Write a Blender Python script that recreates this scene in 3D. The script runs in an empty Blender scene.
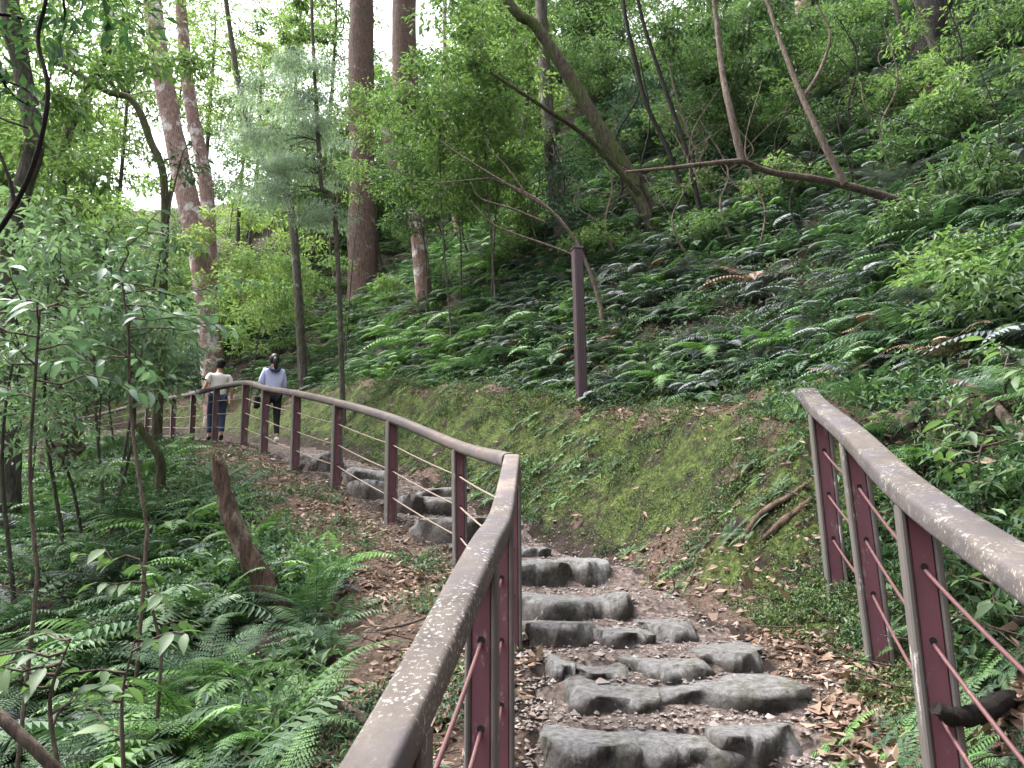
import bpy, math, random
import numpy as np
from mathutils import Vector

# ------------------------------------------------------------------ camera, sky, sun, exposure
S = bpy.context.scene
COL = S.collection
FOC, PITCH = 768.0, math.radians(12.0)
cd = bpy.data.cameras.new('camera'); cam = bpy.data.objects.new('camera', cd); COL.objects.link(cam)
cam.location = (0, 0, 0); cam.rotation_euler = (math.radians(90) + PITCH, 0, 0)
cd.sensor_width = 36.0; cd.lens = 36.0 * FOC / 1024.0; cd.clip_start = 0.05; cd.clip_end = 600
S.camera = cam
SUN_EL, SUN_AZ = math.radians(62), math.radians(-75)       # light falls from the left, over the valley
W = bpy.data.worlds.new('World'); S.world = W; W.use_nodes = True
wn = W.node_tree.nodes; wl = W.node_tree.links
sky = wn.new('ShaderNodeTexSky'); sky.sky_type = 'NISHITA'; sky.sun_disc = False
sky.sun_elevation = SUN_EL; sky.sun_rotation = SUN_AZ; sky.dust_density = 6.0; sky.air_density = 1.0
hs = wn.new('ShaderNodeHueSaturation'); hs.inputs['Saturation'].default_value = 0.22   # overcast: nearly white
wl.new(sky.outputs[0], hs.inputs['Color'])
bg = wn['Background']; bg.inputs['Strength'].default_value = 0.15
wl.new(hs.outputs[0], bg.inputs['Color'])
sd = bpy.data.lights.new('sun', 'SUN'); sd.energy = 1.6; sd.angle = math.radians(18); sd.color = (1.0, 0.95, 0.88)
so = bpy.data.objects.new('sun', sd); COL.objects.link(so)
sdir = Vector((math.sin(SUN_AZ) * math.cos(SUN_EL), math.cos(SUN_AZ) * math.cos(SUN_EL), math.sin(SUN_EL)))
so.rotation_euler = sdir.to_track_quat('Z', 'Y').to_euler(); so.location = sdir * 60
S.view_settings.view_transform = 'Standard'; S.view_settings.look = 'None'
S.view_settings.gamma = 1.0; S.view_settings.exposure = 2.25; S.view_settings.use_curve_mapping = False
S.cycles.use_denoising = True
S.cycles.max_bounces = 7; S.cycles.diffuse_bounces = 4; S.cycles.transmission_bounces = 4; S.cycles.glossy_bounces = 2
S.cycles.use_adaptive_sampling = True; S.cycles.adaptive_threshold = 0.02
S.render.film_transparent = False

rng = np.random.default_rng(7); random.seed(7)
cP, sP = math.cos(PITCH), math.sin(PITCH)

def ray(px, py):
    u = (px - 512) / FOC; v = (384 - py) / FOC
    return np.array((u, cP - v * sP, sP + v * cP))
def P(px, py, d):
    r = ray(px, py); return r * (d / r[1])

# ------------------------------------------------------------------ mesh builder
class MB:
    def __init__(self): self.v = []; self.f = []; self.t = []; self.m = []; self.n = 0; self.sm = []
    def add(self, v, f, mat=0, tint=0.5, smooth=False):
        v = np.asarray(v, float).reshape(-1, 3); f = np.asarray(f, int)
        if len(v) == 0: return
        self.v.append(v); self.f.append(f + self.n); self.n += len(v)
        self.t.append(np.broadcast_to(np.asarray(tint, float), (len(v),)).copy())
        self.m.append(np.full(len(f), mat)); self.sm.append(np.full(len(f), smooth))
    def poly(self, v, faces, mat=0, tint=0.5, smooth=False):     # mixed face sizes
        v = np.asarray(v, float); by = {}
        for q in faces: by.setdefault(len(q), []).append(q)
        base = self.n; first = True
        for k, fs in by.items():
            if first: self.add(v, np.array(fs), mat, tint, smooth); first = False
            else:
                self.f.append(np.array(fs) + base); self.m.append(np.full(len(fs), mat)); self.sm.append(np.full(len(fs), smooth))
    def mesh(self, name, mats):
        me = bpy.data.meshes.new(name)
        V = np.concatenate(self.v); me.vertices.add(len(V)); me.vertices.foreach_set('co', V.ravel())
        tot = np.concatenate([np.full(len(f), f.shape[1]) for f in self.f]); lv = np.concatenate([f.ravel() for f in self.f])
        st = np.concatenate(([0], np.cumsum(tot)[:-1]))
        me.loops.add(len(lv)); me.loops.foreach_set('vertex_index', lv.astype(np.int32))
        me.polygons.add(len(tot)); me.polygons.foreach_set('loop_start', st.astype(np.int32))
        me.polygons.foreach_set('loop_total', tot.astype(np.int32))
        me.polygons.foreach_set('material_index', np.concatenate(self.m).astype(np.int32))
        me.polygons.foreach_set('use_smooth', np.concatenate(self.sm))
        a = me.attributes.new('tint', 'FLOAT', 'POINT'); a.data.foreach_set('value', np.concatenate(self.t).astype(np.float32))
        for m in mats: me.materials.append(m)
        me.update(); me.validate()
        return me
    def build(self, name, mats, parent=None):
        if not isinstance(mats, (list, tuple)): mats = [mats]
        o = bpy.data.objects.new(name, self.mesh(name, mats)); COL.objects.link(o)
        if parent: o.parent = parent
        return o

def tag(o, label=None, cat=None, group=None, kind=None):
    if label: o['label'] = label
    if cat: o['category'] = cat
    if group: o['group'] = group
    if kind: o['kind'] = kind
    return o
def empty(name, loc, label, cat, group=None, rz=0):
    o = bpy.data.objects.new(name, None); COL.objects.link(o); o.location = tuple(float(k) for k in loc); o.rotation_euler = (0, 0, rz)
    o.empty_display_size = 0.1
    return tag(o, label, cat, group)
def norm(a): return a / (np.linalg.norm(a, axis=-1, keepdims=True) + 1e-9)

def smooth_path(pts, n=6):
    pts = np.asarray(pts, float)
    if len(pts) < 3: return np.array([pts[0] + (pts[-1] - pts[0]) * k / n for k in range(n + 1)])
    q = np.vstack((2 * pts[0] - pts[1], pts, 2 * pts[-1] - pts[-2])); out = []
    for i in range(1, len(q) - 2):
        for k in range(n):
            t = k / n; a, b, c, d = q[i - 1], q[i], q[i + 1], q[i + 2]
            out.append(0.5 * ((2 * b) + (-a + c) * t + (2 * a - 5 * b + 4 * c - d) * t * t + (-a + 3 * b - 3 * c + d) * t ** 3))
    out.append(q[-2]); return np.array(out)

def tube(mb, pts, r, seg=8, mat=0, tint=0.5, rough=0.0, smooth=True, cap=True):
    pts = np.asarray(pts, float); n = len(pts); r = np.broadcast_to(np.asarray(r, float), (n,))
    T = norm(np.gradient(pts, axis=0)); a = np.array((0.0, 0, 1)) if abs(T[0][2]) < .9 else np.array((1.0, 0, 0))
    N = norm(np.cross(T[0], a)); vs = []
    ang = np.arange(seg) * 2 * math.pi / seg
    for i in range(n):
        N = norm(N - T[i] * np.dot(N, T[i])); B = np.cross(T[i], N)
        rr = r[i] * (1 + (rng.uniform(-rough, rough, seg) if rough else 0))
        vs.append(pts[i] + (np.cos(ang) * rr)[:, None] * N + (np.sin(ang) * rr)[:, None] * B)
    V = np.concatenate(vs); i, j = np.meshgrid(np.arange(n - 1), np.arange(seg), indexing='ij'); i = i.ravel(); j = j.ravel(); k = (j + 1) % seg
    mb.add(V, np.stack((i * seg + j, i * seg + k, (i + 1) * seg + k, (i + 1) * seg + j), 1), mat, tint, smooth)
    if cap:
        for i0 in (0, n - 1):
            c = V[i0 * seg:(i0 + 1) * seg]; mb.add(np.vstack((c, c.mean(0))), np.array([(q, (q + 1) % seg, seg) for q in range(seg)]), mat, tint, False)

def leaves(mb, C, D, N, L, Wd, mat=0, tint=None, fold=0.18, bend=0.12):
    n = len(C)
    if n == 0: return
    D = norm(D); Sd = norm(np.cross(D, N)); Nn = np.cross(Sd, D)
    L = np.broadcast_to(L, (n,))[:, None]; Wd = np.broadcast_to(Wd, (n,))[:, None]
    m = C + D * L * 0.45 + Nn * Wd * fold
    V = np.stack((C, m + Sd * Wd * .5, C + D * L - Nn * L * bend, m - Sd * Wd * .5), 1).reshape(-1, 3)
    if tint is None: tint = rng.random(n)
    mb.add(V, np.arange(4 * n).reshape(-1, 4), mat, np.repeat(tint, 4))

def sphere_dirs(n): return norm(rng.normal(size=(n, 3)))

# ------------------------------------------------------------------ materials
class NT:
    def __init__(self, name):
        self.m = bpy.data.materials.new(name); self.m.use_nodes = True; self.t = self.m.node_tree; self.t.nodes.clear()
        self.out = self.n('ShaderNodeOutputMaterial')
    def n(self, k, **kw):
        x = self.t.nodes.new(k)
        for a, b in kw.items(): setattr(x, a, b)
        return x
    def l(self, a, b): self.t.links.new(a, b)
    def noise(self, scale, detail=4, rough=.6, coord='Object', dist=0, stretch=None):
        tc = self.n('ShaderNodeTexCoord'); nz = self.n('ShaderNodeTexNoise'); src = tc.outputs[coord]
        if stretch:
            mp = self.n('ShaderNodeMapping'); mp.inputs['Scale'].default_value = stretch; self.l(src, mp.inputs[0]); src = mp.outputs[0]
        self.l(src, nz.inputs['Vector'])
        nz.inputs['Scale'].default_value = scale; nz.inputs['Detail'].default_value = detail; nz.inputs['Roughness'].default_value = rough
        nz.inputs['Distortion'].default_value = dist
        return nz.outputs[0]
    def ramp(self, src, stops):
        r = self.n('ShaderNodeValToRGB'); e = r.color_ramp.elements
        while len(e) < len(stops): e.new(0.5)
        for k, (p, c) in enumerate(stops):
            e[k].position = p; e[k].color = (*c, 1) if not isinstance(c, (int, float)) else (c, c, c, 1)
        self.l(src, r.inputs[0]); return r.outputs[0]
    def mix(self, f, a, b, mode='MIX'):
        x = self.n('ShaderNodeMix', data_type='RGBA', blend_type=mode)
        for sck, val in ((x.inputs[0], f), (x.inputs[6], a), (x.inputs[7], b)):
            if hasattr(val, 'is_linked'): self.l(val, sck)
            elif isinstance(val, (int, float)): sck.default_value = val if sck.type == 'VALUE' else (val, val, val, 1)
            else: sck.default_value = (*val, 1)
        return x.outputs[2]
    def attr(self, name): return self.n('ShaderNodeAttribute', attribute_name=name).outputs['Fac']
    def math(self, op, a, b):
        x = self.n('ShaderNodeMath', operation=op)
        for sck, val in zip(x.inputs, (a, b)):
            if hasattr(val, 'is_linked'): self.l(val, sck)
            else: sck.default_value = val
        return x.outputs[0]
    def bsdf(self, col, rough=.8, spec=.3, bump=None, bstr=.4, bdist=.02):
        b = self.n('ShaderNodeBsdfPrincipled')
        if hasattr(col, 'is_linked'): self.l(col, b.inputs['Base Color'])
        else: b.inputs['Base Color'].default_value = (*col, 1)
        if hasattr(rough, 'is_linked'): self.l(rough, b.inputs['Roughness'])
        else: b.inputs['Roughness'].default_value = rough
        b.inputs['Specular IOR Level'].default_value = spec
        if bump is not None:
            bp = self.n('ShaderNodeBump'); bp.inputs['Strength'].default_value = bstr; bp.inputs['Distance'].default_value = bdist
            self.l(bump, bp.inputs['Height']); self.l(bp.outputs[0], b.inputs['Normal'])
        return b.outputs[0]
    def done(self, sh): self.l(sh, self.out.inputs[0]); return self.m

def leaf_mat(name, dark, mid, light, trans=.3, rough=.52, spec=.35):
    t = NT(name); oi = t.n('ShaderNodeObjectInfo')
    f = t.math('ADD', t.math('MULTIPLY', t.attr('tint'), .8), t.math('MULTIPLY', oi.outputs['Random'], .2))
    c = t.ramp(f, [(0, dark), (.55, mid), (1, light)])
    b = t.bsdf(c, rough, spec); tr = t.n('ShaderNodeBsdfTranslucent')
    t.l(t.mix(1.0, c, (1.15, 1.28, .75), 'MULTIPLY'), tr.inputs[0])
    mx = t.n('ShaderNodeMixShader'); mx.inputs[0].default_value = trans; t.l(b, mx.inputs[1]); t.l(tr.outputs[0], mx.inputs[2])
    return t.done(mx.outputs[0])

def bark_mat(name, dark, mid, patch, pfac=.55, moss=None, mfac=.6):
    t = NT(name)
    nz = t.noise(7, 6, .7, stretch=(3, 3, .5)); c = t.ramp(nz, [(.3, dark), (.7, mid)])
    pn = t.noise(2.4, 5, .65); c = t.mix(t.ramp(pn, [(pfac, 0.0), (pfac + .08, 1.0)]), c, patch)
    if moss:
        mn = t.noise(3.1, 4, .6, stretch=(1, 1, .6)); c = t.mix(t.ramp(mn, [(mfac - .12, 0.0), (mfac + .1, .9)]), c, moss)
    return t.done(t.bsdf(t.mix(1.0, c, t.ramp(t.noise(22, 6, .8, stretch=(1.5, 1.5, .35)), [(.35, .35), (.6, 1.15)]), 'MULTIPLY'), .9, .2, t.noise(16, 8, .8, stretch=(2, 2, .4)), 1.0, .06))

M = {}
M['fern'] = leaf_mat('fern_leaf', (.02, .046, .026), (.05, .102, .05), (.10, .17, .075), .25, .6, .3)
M['fern_bright'] = leaf_mat('fern_leaf_bright', (.045, .10, .03), (.085, .18, .05), (.14, .26, .075), .3, .5, .4)
M['fern_sky_sheen'] = leaf_mat('fern_leaf_sky_sheen', (.05, .065, .065), (.105, .125, .13), (.17, .19, .205), .12, .62, .3)  # sky reflection on upturned fronds, put into the leaf colour
M['leaf_light'] = leaf_mat('leaf_light', (.05, .095, .034), (.12, .19, .075), (.215, .295, .12), .46)
M['leaf_mid'] = leaf_mat('leaf_mid', (.038, .076, .036), (.08, .135, .06), (.145, .215, .10), .40)
M['leaf_dark'] = leaf_mat('leaf_dark', (.015, .045, .022), (.035, .085, .04), (.07, .13, .06), .25)
M['leaf_blue'] = leaf_mat('leaf_bluish', (.045, .085, .06), (.09, .15, .11), (.16, .23, .18), .3)
M['leaf_conifer'] = leaf_mat('leaf_conifer', (.12, .175, .14), (.21, .28, .24), (.31, .38, .33), .45)
M['leaf_pale'] = leaf_mat('leaf_pale', (.07, .12, .075), (.13, .20, .13), (.21, .29, .20), .38)
M['leaf_yellow'] = leaf_mat('leaf_yellow', (.09, .145, .045), (.18, .25, .095), (.30, .38, .16), .5)
M['herb'] = leaf_mat('herb_leaf', (.018, .036, .012), (.05, .08, .022), (.11, .14, .04), .2, .6)
M['litter'] = leaf_mat('dry_leaf', (.065, .040, .029), (.19, .122, .09), (.37, .27, .215), .1, .6, .3)
M['bark_pink'] = bark_mat('bark_pinkish', (.17, .105, .09), (.38, .26, .23), (.6, .56, .53), .52)
M['bark_red'] = bark_mat('bark_reddish', (.07, .045, .037), (.18, .12, .10), (.27, .24, .21), .60, (.06, .08, .03), .68)
M['bark_grey'] = bark_mat('bark_grey', (.05, .045, .04), (.15, .135, .115), (.28, .27, .25), .6, (.06, .085, .025), .6)
M['bark_moss'] = bark_mat('bark_mossy', (.045, .035, .028), (.12, .10, .075), (.22, .2, .17), .66, (.07, .10, .025), .5)
M['bark_dark'] = bark_mat('bark_dark', (.012, .011, .010), (.04, .034, .03), (.09, .085, .08), .7)
M['twig'] = bark_mat('dry_twig', (.10, .075, .06), (.24, .19, .155), (.36, .33, .29), .65)
M['root_wood'] = bark_mat('root_wood', (.09, .055, .04), (.24, .165, .125), (.34, .27, .22), .62)
M['snag'] = bark_mat('rotten_wood', (.065, .044, .034), (.25, .17, .132), (.40, .33, .28), .56, (.07, .095, .02), .66)

def mk_ground():
    t = NT('forest_floor')
    n1 = t.noise(9, 8, .7); soil = t.ramp(n1, [(.3, (.012, .009, .008)), (.55, (.032, .023, .019)), (.8, (.08, .057, .046))])
    n2 = t.noise(34, 6, .75); moss = t.ramp(n2, [(.3, (.014, .02, .007)), (.5, (.046, .066, .017)), (.7, (.135, .165, .042))])
    lit = t.ramp(t.noise(48, 5, .8), [(.3, (.05, .03, .022)), (.5, (.085, .06, .047)), (.72, (.19, .135, .11))])
    moss = t.mix(1.0, moss, t.ramp(t.noise(7, 6, .75), [(.32, .28), (.6, 1.3)]), 'MULTIPLY')
    mf = t.math('ADD', t.attr('moss'), t.math('MULTIPLY', t.math('SUBTRACT', t.noise(4.5, 8, .78), .5), 2.6))
    lf = t.math('ADD', t.attr('litter'), t.math('MULTIPLY', t.math('SUBTRACT', t.noise(5, 6, .7), .5), 1.5))
    c = t.mix(t.ramp(lf, [(.45, 0.0), (.6, 1.0)]), soil, lit)
    c = t.mix(t.ramp(mf, [(.42, 0.0), (.62, 1.0)]), c, moss)
    return t.done(t.bsdf(c, .95, .15, t.noise(40, 8, .8), 1.0, .03))
def mk_path():
    t = NT('path_gravel_soil')
    v = t.n('ShaderNodeTexVoronoi'); v.inputs['Scale'].default_value = 38; tc = t.n('ShaderNodeTexCoord'); t.l(tc.outputs['Object'], v.inputs['Vector'])
    bw = t.n('ShaderNodeRGBToBW'); t.l(v.outputs['Color'], bw.inputs[0])
    c = t.mix(.6, t.ramp(t.noise(14, 8, .8), [(.3, (.04, .03, .026)), (.5, (.10, .078, .07)), (.75, (.2, .165, .15))]), bw.outputs[0], 'OVERLAY')
    return t.done(t.bsdf(c, .95, .2, t.math('ADD', v.outputs['Distance'], t.noise(60, 6, .8)), .9, .02))
def mk_stone():
    t = NT('step_stone')
    c = t.ramp(t.noise(5, 8, .75), [(.28, (.17, .165, .165)), (.5, (.38, .375, .385)), (.72, (.58, .575, .585))])
    tnt = t.attr('tint'); c = t.mix(t.math('MULTIPLY', tnt, .5), c, (.16, .13, .11))
    geo = t.n('ShaderNodeNewGeometry'); sx = t.n('ShaderNodeSeparateXYZ'); t.l(geo.outputs['Normal'], sx.inputs[0])
    side = t.ramp(t.math('ADD', sx.outputs[2], t.math('MULTIPLY', t.noise(6, 5, .7), .7)), [(.5, 1.0), (1.0, 0.0)])   # soil crust on the risers
    c = t.mix(t.math('MULTIPLY', side, .8), c, (.088, .07, .057))
    c = t.mix(t.ramp(t.noise(4.5, 5, .7), [(.52, 0.0), (.66, .75)]), c, (.10, .105, .04))
    c = t.mix(1.0, c, t.ramp(t.noise(31, 8, .8), [(.36, .45), (.6, 1.2)]), 'MULTIPLY'); c = t.mix(t.ramp(t.noise(26, 3, .6), [(.66, 0.0), (.72, .6)]), c, (.42, .42, .41))
    return t.done(t.bsdf(c, .85, .3, t.noise(9, 14, .9, dist=.8), 1.0, .11))
def mk_rail(name, base, dark, lich):
    t = NT(name)
    c = t.ramp(t.noise(6, 7, .75, stretch=(1, .5, 1)), [(.32, dark), (.62, base)])
    c = t.mix(t.ramp(t.noise(75, 4, .7), [(.3, .6), (.55, 0.0)]), c, (.07, .055, .05))
    c = t.mix(t.ramp(t.noise(3.3, 3, .6), [(.44, 0.0), (.62, .8)]), c, (.062, .056, .066))
    if lich:
        a = t.ramp(t.noise(85, 6, .68), [(.555, 0.0), (.63, .85)]); b = t.ramp(t.noise(5.2, 4, .6), [(.47, 0.0), (.6, 1.0)])
        a2 = t.math('MULTIPLY', t.ramp(t.noise(24, 6, .72), [(.56, 0.0), (.64, .6)]), t.ramp(t.noise(3.1, 3, .6), [(.45, 0.0), (.6, 1.0)])); c = t.mix(t.math('MULTIPLY', a2, lich), c, (.24, .235, .215))
        c = t.mix(t.math('MULTIPLY', t.math('MULTIPLY', a, b), lich * .85), c, (.40, .385, .365))
    return t.done(t.bsdf(c, .85, .3, t.noise(60, 6, .8), .5, .006))
def mk_paint(name, base, worn, amt=.66, rough=.5):
    t = NT(name)
    c = t.mix(t.noise(4, 5, .7), base, tuple(k * .6 for k in base))
    c = t.mix(t.ramp(t.noise(14, 7, .8, stretch=(1, 1, .35)), [(amt, 0.0), (amt + .05, .8)]), c, worn)
    return t.done(t.bsdf(c, rough, .4, t.noise(30, 5, .7), .15, .004))
M['ground'] = mk_ground(); M['path'] = mk_path(); M['stone'] = mk_stone()
M['rail_near'] = mk_rail('rail_lichen_wood', (.092, .079, .071), (.035, .030, .028), 1.0)
M['rail_far'] = mk_rail('rail_plain_wood', (.115, .092, .081), (.07, .056, .05), .3)
M['rail_new'] = mk_rail('rail_pale_wood', (.18, .145, .128), (.135, .108, .096), 0)
M['maroon'] = mk_paint('post_maroon_paint', (.125, .046, .062), (.19, .14, .135), .57)
M['edge'] = mk_paint('post_weathered_edge', (.095, .084, .078), (.42, .40, .38), .60, .85)
M['cable'] = mk_paint('rod_maroon', (.10, .042, .046), (.2, .1, .07), .62)
M['cable_tan'] = mk_paint('rope_tan', (.22, .17, .135), (.2, .13, .1), .62, .8)
M['pole'] = mk_paint('pole_paint', (.05, .029, .037), (.15, .1, .1), .72, .45)
M['dark'] = NT('hole_shade'); M['dark'] = M['dark'].done(M['dark'].bsdf((.01, .01, .01), .9))  # black for flat discs that paint the shade inside the cable holes
def flat(name, c, r=.85): t = NT(name); return t.done(t.bsdf(t.mix(t.noise(25, 3, .6), c, tuple(k * .78 for k in c)), r, .25, t.noise(9, 3, .6), .3, .02))
M['skin'] = flat('skin', (.42, .25, .18), .6); M['hair'] = flat('hair', (.012, .010, .010), .5)
M['white_cloth'] = flat('white_cloth', (.74, .71, .69)); M['lilac_cloth'] = flat('lilac_cloth', (.44, .47, .68)); M['navy_cloth'] = flat('navy_cloth', (.03, .04, .085))
M['denim'] = flat('denim', (.028, .04, .085)); M['black_cloth'] = flat('black_cloth', (.012, .012, .014)); M['shoe_white'] = flat('shoe_white', (.75, .75, .74))
M['gravel'] = NT('gravel'); _g = M['gravel']; M['gravel'] = _g.done(_g.bsdf(_g.ramp(_g.attr('tint'), [(0, (.09, .075, .07)), (.6, (.16, .135, .125)), (1, (.22, .2, .185))]), .9, .3))

# ------------------------------------------------------------------ terrain
POSTS = [(513, 643, 512, 455, 4.15), (461, 570, 459, 442, 6.05), (391, 526, 392, 415, 7.25), (336, 487, 338, 400, 8.5), (295, 471, 297, 391, 9.7),
         (264, 453, 266, 386, 11.0), (244, 444, 246, 381, 12.2), (215, 441, 217, 386, 13.9), (192, 440, 194, 392, 15.7), (173, 438, 174, 396, 17.4), (147, 434, 148, 401, 20.2)]
postL = [(P(a, b, d), P(c, e, d)) for a, b, c, e, d in POSTS]
near = [(np.array((-.036, 3.05, -.80)), np.array((-.04, 3.05, .15))), (np.array((-.082, 2.3, -.97)), np.array((-.085, 2.3, .015))),
        (np.array((-.19, 1.5, -1.24)), np.array((-.195, 1.5, -.26))), (np.array((-.30, .7, -1.48)), np.array((-.305, .7, -.50))), (np.array((-.40, -.1, -1.68)), np.array((-.405, -.1, -.72)))]
B = np.array([p[0] for p in postL]); tan = norm(np.gradient(B[:, :2], axis=0)); nr = np.stack((tan[:, 1], -tan[:, 0]), 1)
ctr = [(.30, -5, -2.9), (.36, -2, -2.2), (.42, 0, -1.68), (.50, 1.5, -1.23), (.58, 2.3, -.97), (.63, 3.05, -.80)]
for k in range(len(B)):
    off = .65 if k else .66
    nn = nr[k] if k else np.array((1.0, .05))
    ctr.append((B[k, 0] + nn[0] * off, B[k, 1] + nn[1] * off, B[k, 2]))
ctr += [(-13, 23.5, 3.5), (-17, 27, 3.8), (-24, 33, 4.2), (-34, 41, 4.6), (-48, 52, 5)]
CP = smooth_path(ctr, 14); CT = norm(np.gradient(CP[:, :2], axis=0)); CN = np.stack((CT[:, 1], -CT[:, 0]), 1)
CS = np.concatenate(([0], np.cumsum(np.linalg.norm(np.diff(CP[:, :2], axis=0), axis=1))))

def st(x, y):
    x = np.atleast_1d(np.asarray(x, float)).ravel(); y = np.atleast_1d(np.asarray(y, float)).ravel()
    s = np.empty(len(x)); zb = np.empty(len(x)); idx = np.empty(len(x), int)
    for a in range(0, len(x), 20000):
        dx = x[a:a + 20000, None] - CP[None, :, 0]; dy = y[a:a + 20000, None] - CP[None, :, 1]; d2 = dx * dx + dy * dy
        i = d2.argmin(1); w = 1 / (d2 + .03) ** 3
        zb[a:a + 20000] = (w * CP[:, 2]).sum(1) / w.sum(1)
        r = np.arange(len(i)); sg = np.sign(dx[r, i] * CN[i, 0] + dy[r, i] * CN[i, 1]); s[a:a + 20000] = np.sqrt(d2[r, i]) * sg; idx[a:a + 20000] = i
    return s, zb, idx
def wob(x, y, f, ph): return (np.sin(x * f + ph + 1.3 * np.sin(y * f * .7 + ph * 2)) + np.sin(y * f * 1.13 - ph + 1.1 * np.sin(x * f * .8 - ph)) + .6 * np.sin((x + y) * f * 1.9 + ph * 3)) / 2.6
def bank0(y): return np.interp(y, (3.4, 4.3, 5.0), (1.12, .98, .60))
def profile(s, y):
    b = bank0(y); sh = np.maximum(s - .5, 0)
    g = .45 * np.minimum(sh, b - .5)
    u = np.maximum(s - b, 0)
    k = np.interp(y, (3, 7, 12), (.88, .98, 1.15))
    r = g + np.interp(u, (0, .62, .8, .93, 1.5), (0, .70, .98, 1.20, 1.34)) + np.clip(u - 1.5, 0, 12) * k + np.clip(u - 13.5, 0, 30) * .85 + np.clip(u - 43.5, 0, 60) * .3
    l = np.interp(-s, (.65, 1.3, 2.5, 9, 40, 90), (0, .06, .40, 3.6, 21, 30))
    return np.where(s > 0, r, -l)
STEP = []            # (arc position, rise) of each step
def step_lift(arc):
    o = np.zeros(len(arc))
    for (a0, z0), (a1, z1) in zip(STEP[:-1], STEP[1:]):
        t = (arc - a0) / max(a1 - a0, .05); k = (t >= 0) & (t < 1); o[k] = (z1 - z0) * .52 * (1 - t[k])
    return o
def height(x, y, raw=False):
    x = np.asarray(x, float); sh = x.shape; x1 = np.atleast_1d(x).ravel(); y1 = np.atleast_1d(np.asarray(y, float)).ravel()
    s, zb, i = st(x1, y1); k = np.clip((np.abs(s) - .55) / .8, 0, 1); yy = CP[i, 1]
    z = zb + profile(s, yy)
    if STEP: z = z + step_lift(CS[i]) * np.clip((.72 - np.abs(s)) / .2, 0, 1)
    z = z + k * (.035 * wob(x1, y1, 5.1, 1.0) + .02 * wob(x1, y1, 11.3, 2.2) + np.clip((s - .7) / .5, 0, 1) * (.10 * wob(x1, y1, 2.9, 2.6) + .065 * wob(x1, y1, 7.3, 3.1) + .035 * wob(x1, y1, 17.0, .2))) + np.clip((np.abs(s) - 1.6) / 3, 0, 1) * .16 * wob(x1, y1, 1.1, .4) + np.clip((np.abs(s) - 5) / 8, 0, 1) * .5 * wob(x1, y1, .33, 2.0)
    return z.reshape(sh) if not raw else (z.reshape(sh), s.reshape(sh))
def H1(x, y): return float(height(np.array([x]), np.array([y]))[0])
def hit(px, py, dmin=1.0, dmax=60.0):
    r = ray(px, py); d = np.concatenate((np.linspace(dmin, 20, 260), np.linspace(20.2, dmax, 160))); q = r[None] * (d / r[1])[:, None]
    g = height(q[:, 0], q[:, 1]); below = np.where(q[:, 2] < g)[0]
    if len(below) == 0: return None
    i = below[0]
    if i == 0: return q[0]
    a = q[i - 1, 2] - g[i - 1]; b = g[i] - q[i, 2]; t = a / (a + b + 1e-9); p = q[i - 1] * (1 - t) + q[i] * t
    return np.array((p[0], p[1], H1(p[0], p[1])))

STONES = [  # px x0, x1, top, foot ; label
 (556, 641, 744, 776, 'flat grey slab at the left end of the lowest step, partly cut by the frame'),
 (638, 731, 730, 774, 'broad grey stone in the middle of the lowest step'),
 (727, 806, 734, 768, 'grey stone with greenish top at the right end of the lowest step'),
 (578, 660, 688, 721, 'angled left slab of the second step from the bottom'),
 (655, 799, 684, 714, 'long flat slab at the right of the second step from the bottom'),
 (546, 577, 660, 687, 'small dark block at the left end of the third step from the bottom'),
 (573, 642, 655, 688, 'mossy rough stone left of centre in the third step from the bottom'),
 (636, 713, 653, 686, 'grey stone right of centre in the third step from the bottom'),
 (708, 777, 650, 676, 'pointed slab at the right end of the third step from the bottom'),
 (528, 593, 630, 650, 'low stone beside the left railing in the fourth step from the bottom'),
 (591, 646, 631, 652, 'thin blue grey slab in the middle of the fourth step from the bottom'),
 (648, 694, 626, 645, 'small dark slab at the right end of the fourth step from the bottom'),
 (512, 588, 590, 626, 'large left block of the fifth step from the bottom'),
 (583, 634, 588, 624, 'rounded right block of the fifth step from the bottom'),
 (512, 567, 569, 589, 'pale flat stone of the sixth step, next to the corner post'),
 (564, 607, 566, 587, 'grey green right hand stone of the sixth step from the bottom'),
 (505, 546, 546, 560, 'narrow stone just right of the corner post at the foot of the mossy bank'),
 (414, 489, 518, 546, 'large step block seen between the first two posts past the railing corner'),
 (394, 417, 503, 517, 'small square step stone just right of the second post past the railing corner'),
 (416, 454, 502, 516, 'grey step stone touching the first post past the railing corner from the left'),
 (410, 452, 492, 503, 'thin step slab above the small square stone behind the railing'),
 (347, 386, 488, 502, 'low step stone at the foot of the bay between second and third posts'),
 (343, 384, 476, 488, 'flat step slab leaning over the low stone between second and third posts'),
 (306, 334, 464, 474, 'rounded step stone right of the fourth post of the far railing'),
 (300, 333, 456, 465, 'upper flat stone of the pile right of the fourth post of the far railing')]
ROWS = [(0, 1, 2), (3, 4), (5, 6, 7, 8), (9, 10, 11), (12, 13), (14, 15), (16,), (17,), (18, 19), (20,), (21,), (22,), (23,), (24,)]
FOOT = [hit((q[0] + q[1]) / 2, q[3]) for q in STONES]; ROWOF = {}; rowz = []
for r_, row in enumerate(ROWS):
    m_ = np.mean([FOOT[q] for q in row], 0); i_ = int(np.argmin((CP[:, 0] - m_[0]) ** 2 + (CP[:, 1] - m_[1]) ** 2)); rowz.append((CS[i_] + .16, CP[i_, 2]))
    for q in row: ROWOF[q] = r_
order = np.argsort([q[0] for q in rowz]); srt = [rowz[q] for q in order]; srt.append((srt[-1][0] + .5, srt[-1][1] + .08)); RISE = {}
for n_, q in enumerate(order): RISE[int(q)] = max(srt[n_ + 1][1] - srt[n_][1], .07)
STEP.extend(srt)

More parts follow.
